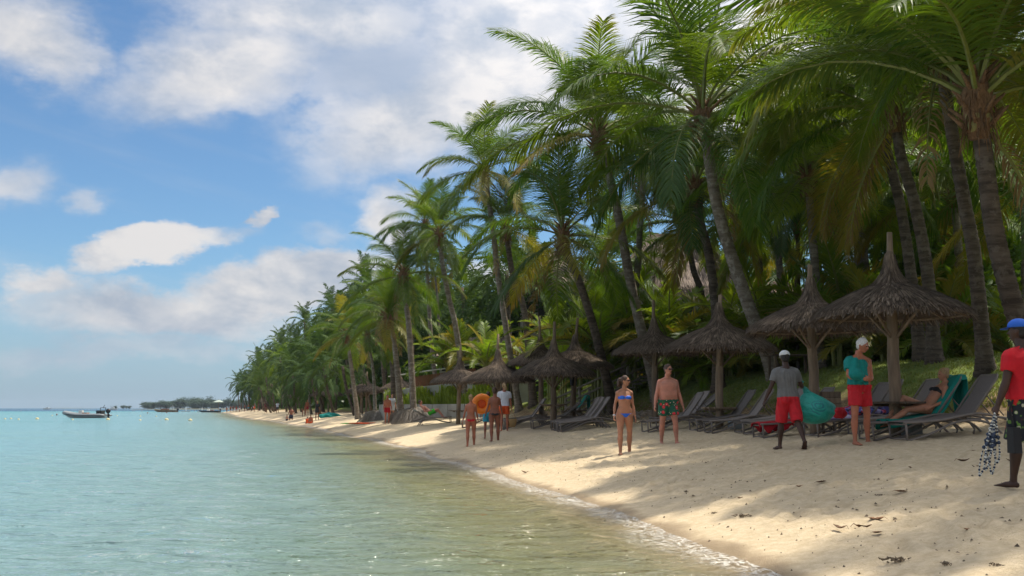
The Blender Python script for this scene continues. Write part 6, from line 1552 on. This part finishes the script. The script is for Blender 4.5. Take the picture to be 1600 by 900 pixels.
r, J, hp, fr = person('person in blue shorts hidden behind the tanned walker, carrying an orange swim ring', 1.60, False, .95, SK_BROWN, stand(763, 36.0), R(180), lean=0, legs=((8, 3, 6), (-8, 3, 8)), arms=((40, 20, 60), (10, 12, 20)), head=(0, 0), hair=HAIR_B, wear=(('swim_shorts', CYANF, 0),), voxel=.016)
mb = MB(); RB = simple('orange_ring', (.80, .20, .015), .35, .1, 3, .1)
ringp = [Vector((.25 * math.cos(a), 0, .25 * math.sin(a))) for a in [k * math.pi / 14 for k in range(29)]]; mb.tube(ringp, .11, 14, False, ref=Vector((0, 1, 0)))
q = at(753, 631, 35.5); o = mb.build('swim_ring', RB, None, q, True); o.rotation_euler = (R(10), 0, R(12)); tag(o, 'large inflated orange swim ring carried behind the tanned walker', 'swim ring')
mb = MB(); mb.ball((0, 0, 0), (.16, .05, .16), 16, 8); mb.build('ring_seat', ORANGE, o, smooth=True)
# 11 man in green shorts on the green lounger
Lr = L_GREEN; lx, ly, lzz = Lr.location; thc = Lr.rotation_euler.z
r, J, hp, fr = person('man in bright green shorts reclining on the green lounger, knees up, head to the left', 1.76, False, 1.0, SK_PINK, (lx + 1.10 * math.cos(thc), ly + 1.10 * math.sin(thc), lzz + .55), thc - math.pi / 2, lean=-55, legs=((112, 6, 80), (100, 7, 60)), arms=((30, 14, 70), (30, 14, 60)), head=(0, -8), hair=HAIR_B, seat=(0, 0, 0), wear=(('swim_shorts', GREENN, 0),), voxel=.018, detail=False)
# small figures along the beach
def far_person(label, px, Y, rz, sk, wear, H=1.7, hair=HAIR_B, group=None, z=None, **kw):
    loc = stand(px, Y)
    if z is not None: loc = (loc[0], loc[1], z)
    return person(label, H, kw.pop('female', False), 1.05, sk, loc, R(rz), wear=wear, hair=hair, detail=False, voxel=.022, group=group, **kw)[0]
far_person('man in red shorts facing the sea beside the slender palm roots', 606, 62, 20, SK_RED, (('shorts', REDT, 0),), legs=((6, 4, 4), (-6, 4, 4)))
far_person('white-shirted person half behind the palm beside the man in red shorts', 613, 66, 30, SK_FAIR, (('shirt', WHITE, 0), ('shorts', WHITE, 0)))
A_ = far_person('man in dark shorts wading at the water edge, back to the camera', 456.5, 108, 184, SK_BROWN, (('swim_shorts', NAVY, 0),), H=1.86, z=-.30, legs=((4, 5, 4), (-4, 5, 4)), arms=((20, 16, 50), (20, 16, 50)))
far_person('child sitting in the shallow water beside the wading man', 450, 108, 150, SK_FAIR, (('shorts', NAVY, 0),), H=1.1, z=-.32)
far_person('seated child in an orange top at the water edge', 482, 88, 200, SK_RED, (('shirt', ORANGE, 0), ('shorts', ORANGE, 0)), H=1.0, seat=(0, 0, .08), legs=((86, 14, 30), (86, 14, 30)))
far_person('bare-shouldered person seated beside the child in orange', 487, 87, 190, SK_RED, (('shorts', ORANGE, 0),), H=1.35, seat=(0, 0, .10), legs=((88, 14, 40), (88, 14, 40)), hair=HAIR_L)
far_person('woman in a short black dress walking on the far sand', 497, 92, 160, SK_BROWN, (('shirt', BLACKF, 0), ('shorts', BLACKF, 0)), H=1.7, hair=HAIR_L, female=True)
far_person('shirtless man standing on the far sand left of the black dress', 476, 112, 20, SK_BROWN, (('shorts', RUST, 0),), H=1.8)
far_person('reddened man just behind the shirtless man on the far sand', 481, 118, 30, SK_RED, (('shorts', REDT, 0),), H=1.75)
far_person('person in a red swimsuit under the far palms', 417, 160, 0, SK_BROWN, (('shirt', simple('maroon', (.14, .02, .02)), 0),), H=1.8)
far_person('person in a white shirt under the far palms', 435, 150, 0, SK_BROWN, (('shirt', WHITE, 0), ('shorts', NAVY, 0)), H=1.7)
proto = far_person('tiny figure strolling at the far end of the beach', 371, 270, 0, SK_BROWN, (('shorts', RED, 0),), group='figures at the far end of the beach')
tbl = {}
for c in bpy.data.objects:
    if c.parent: tbl.setdefault(c.parent, []).append(c)
for i, (px, Y) in enumerate([(362, 285), (376, 262), (384, 245), (390, 240), (399, 215), (405, 205), (356, 300), (366, 292), (394, 228)]):
    c = copy_tree(proto, None, tbl); c.location = stand(px, Y); c.location.z = tz(c.location.x, Y) ; c.rotation_euler = (0, 0, i * 2.2)
    for ch in bpy.data.objects:
        if ch.parent == c and ch.name.startswith('shorts'): ch.material_slots[0].link = 'OBJECT'; ch.material_slots[0].material = [NAVY, WHITE, BLACKF, CYANF, ORANGE, GREY, RUST, NAVY, WHITE][i]
# tiny bathers
SW = MB(); SW.ball((0, 0, .12), (.10, .11, .14), 10, 8); SW.tube([(0, 0, -.15), (0, 0, .02)], [.16, .06], 8); SW.tube([(-.22, 0, -.12), (0, 0, -.05), (.22, 0, -.12)], [.06, .10, .06], 8); SW = SW.mesh('body', SK_BROWN, True)
for i, (px, py) in enumerate([(36, 640.4), (92, 648.8), (210, 641.8), (213, 641.6), (233, 646), (224, 641.5), (306, 642), (263, 645.5)]):
    Y = min(420, EYE / ((py - 637) / 1605)); s_ = 2.0 if i > 20 else 1.3
    o = put('person', SW, None, (px_x(px, Y), Y, 0), (0, 0, i), (s_,) * 3); tag(o, 'bather far out with only head and shoulders above water', 'person', 'bathers far out in the water')
# towels and inflatables on the far sand
for i, (px, Y, col, lb) in enumerate([(575, 66, ORANGE, 'orange towel lying on the sand left of the slender palm'), (562, 70, GREENN, 'lime green towel on the sand at the foot of the orange-fibred palm'), (517, 96, TEALF, 'teal canvas beach shelter on the far sand')]):
    x = px_x(px, Y); sz_ = (1.1, .5, .05) if i < 2 else (.9, .6, .35); o = heap(lb, (x, Y, tz(x, Y) + .04), sz_, col, i + 3, 'towel' if i < 2 else 'beach_shelter', 'towel' if i < 2 else 'shelter')
# ------------------------------------------------------------------ haze
m, n = material('haze_air')
v = n.node('ShaderNodeVolumePrincipled'); v.inputs['Color'].default_value = (.72, .86, 1, 1); v.inputs['Density'].default_value = 0.00011; v.inputs['Anisotropy'].default_value = .3
out = n.node('ShaderNodeOutputMaterial'); n.l.new(v.outputs[0], out.inputs['Volume'])
HAZE = True
if HAZE:
    mb = MB(); mb.box((1400, 1620, 6), (12000, 3600, 36)); tag(mb.build('haze', m), 'thin sea haze', 'haze', kind='stuff')
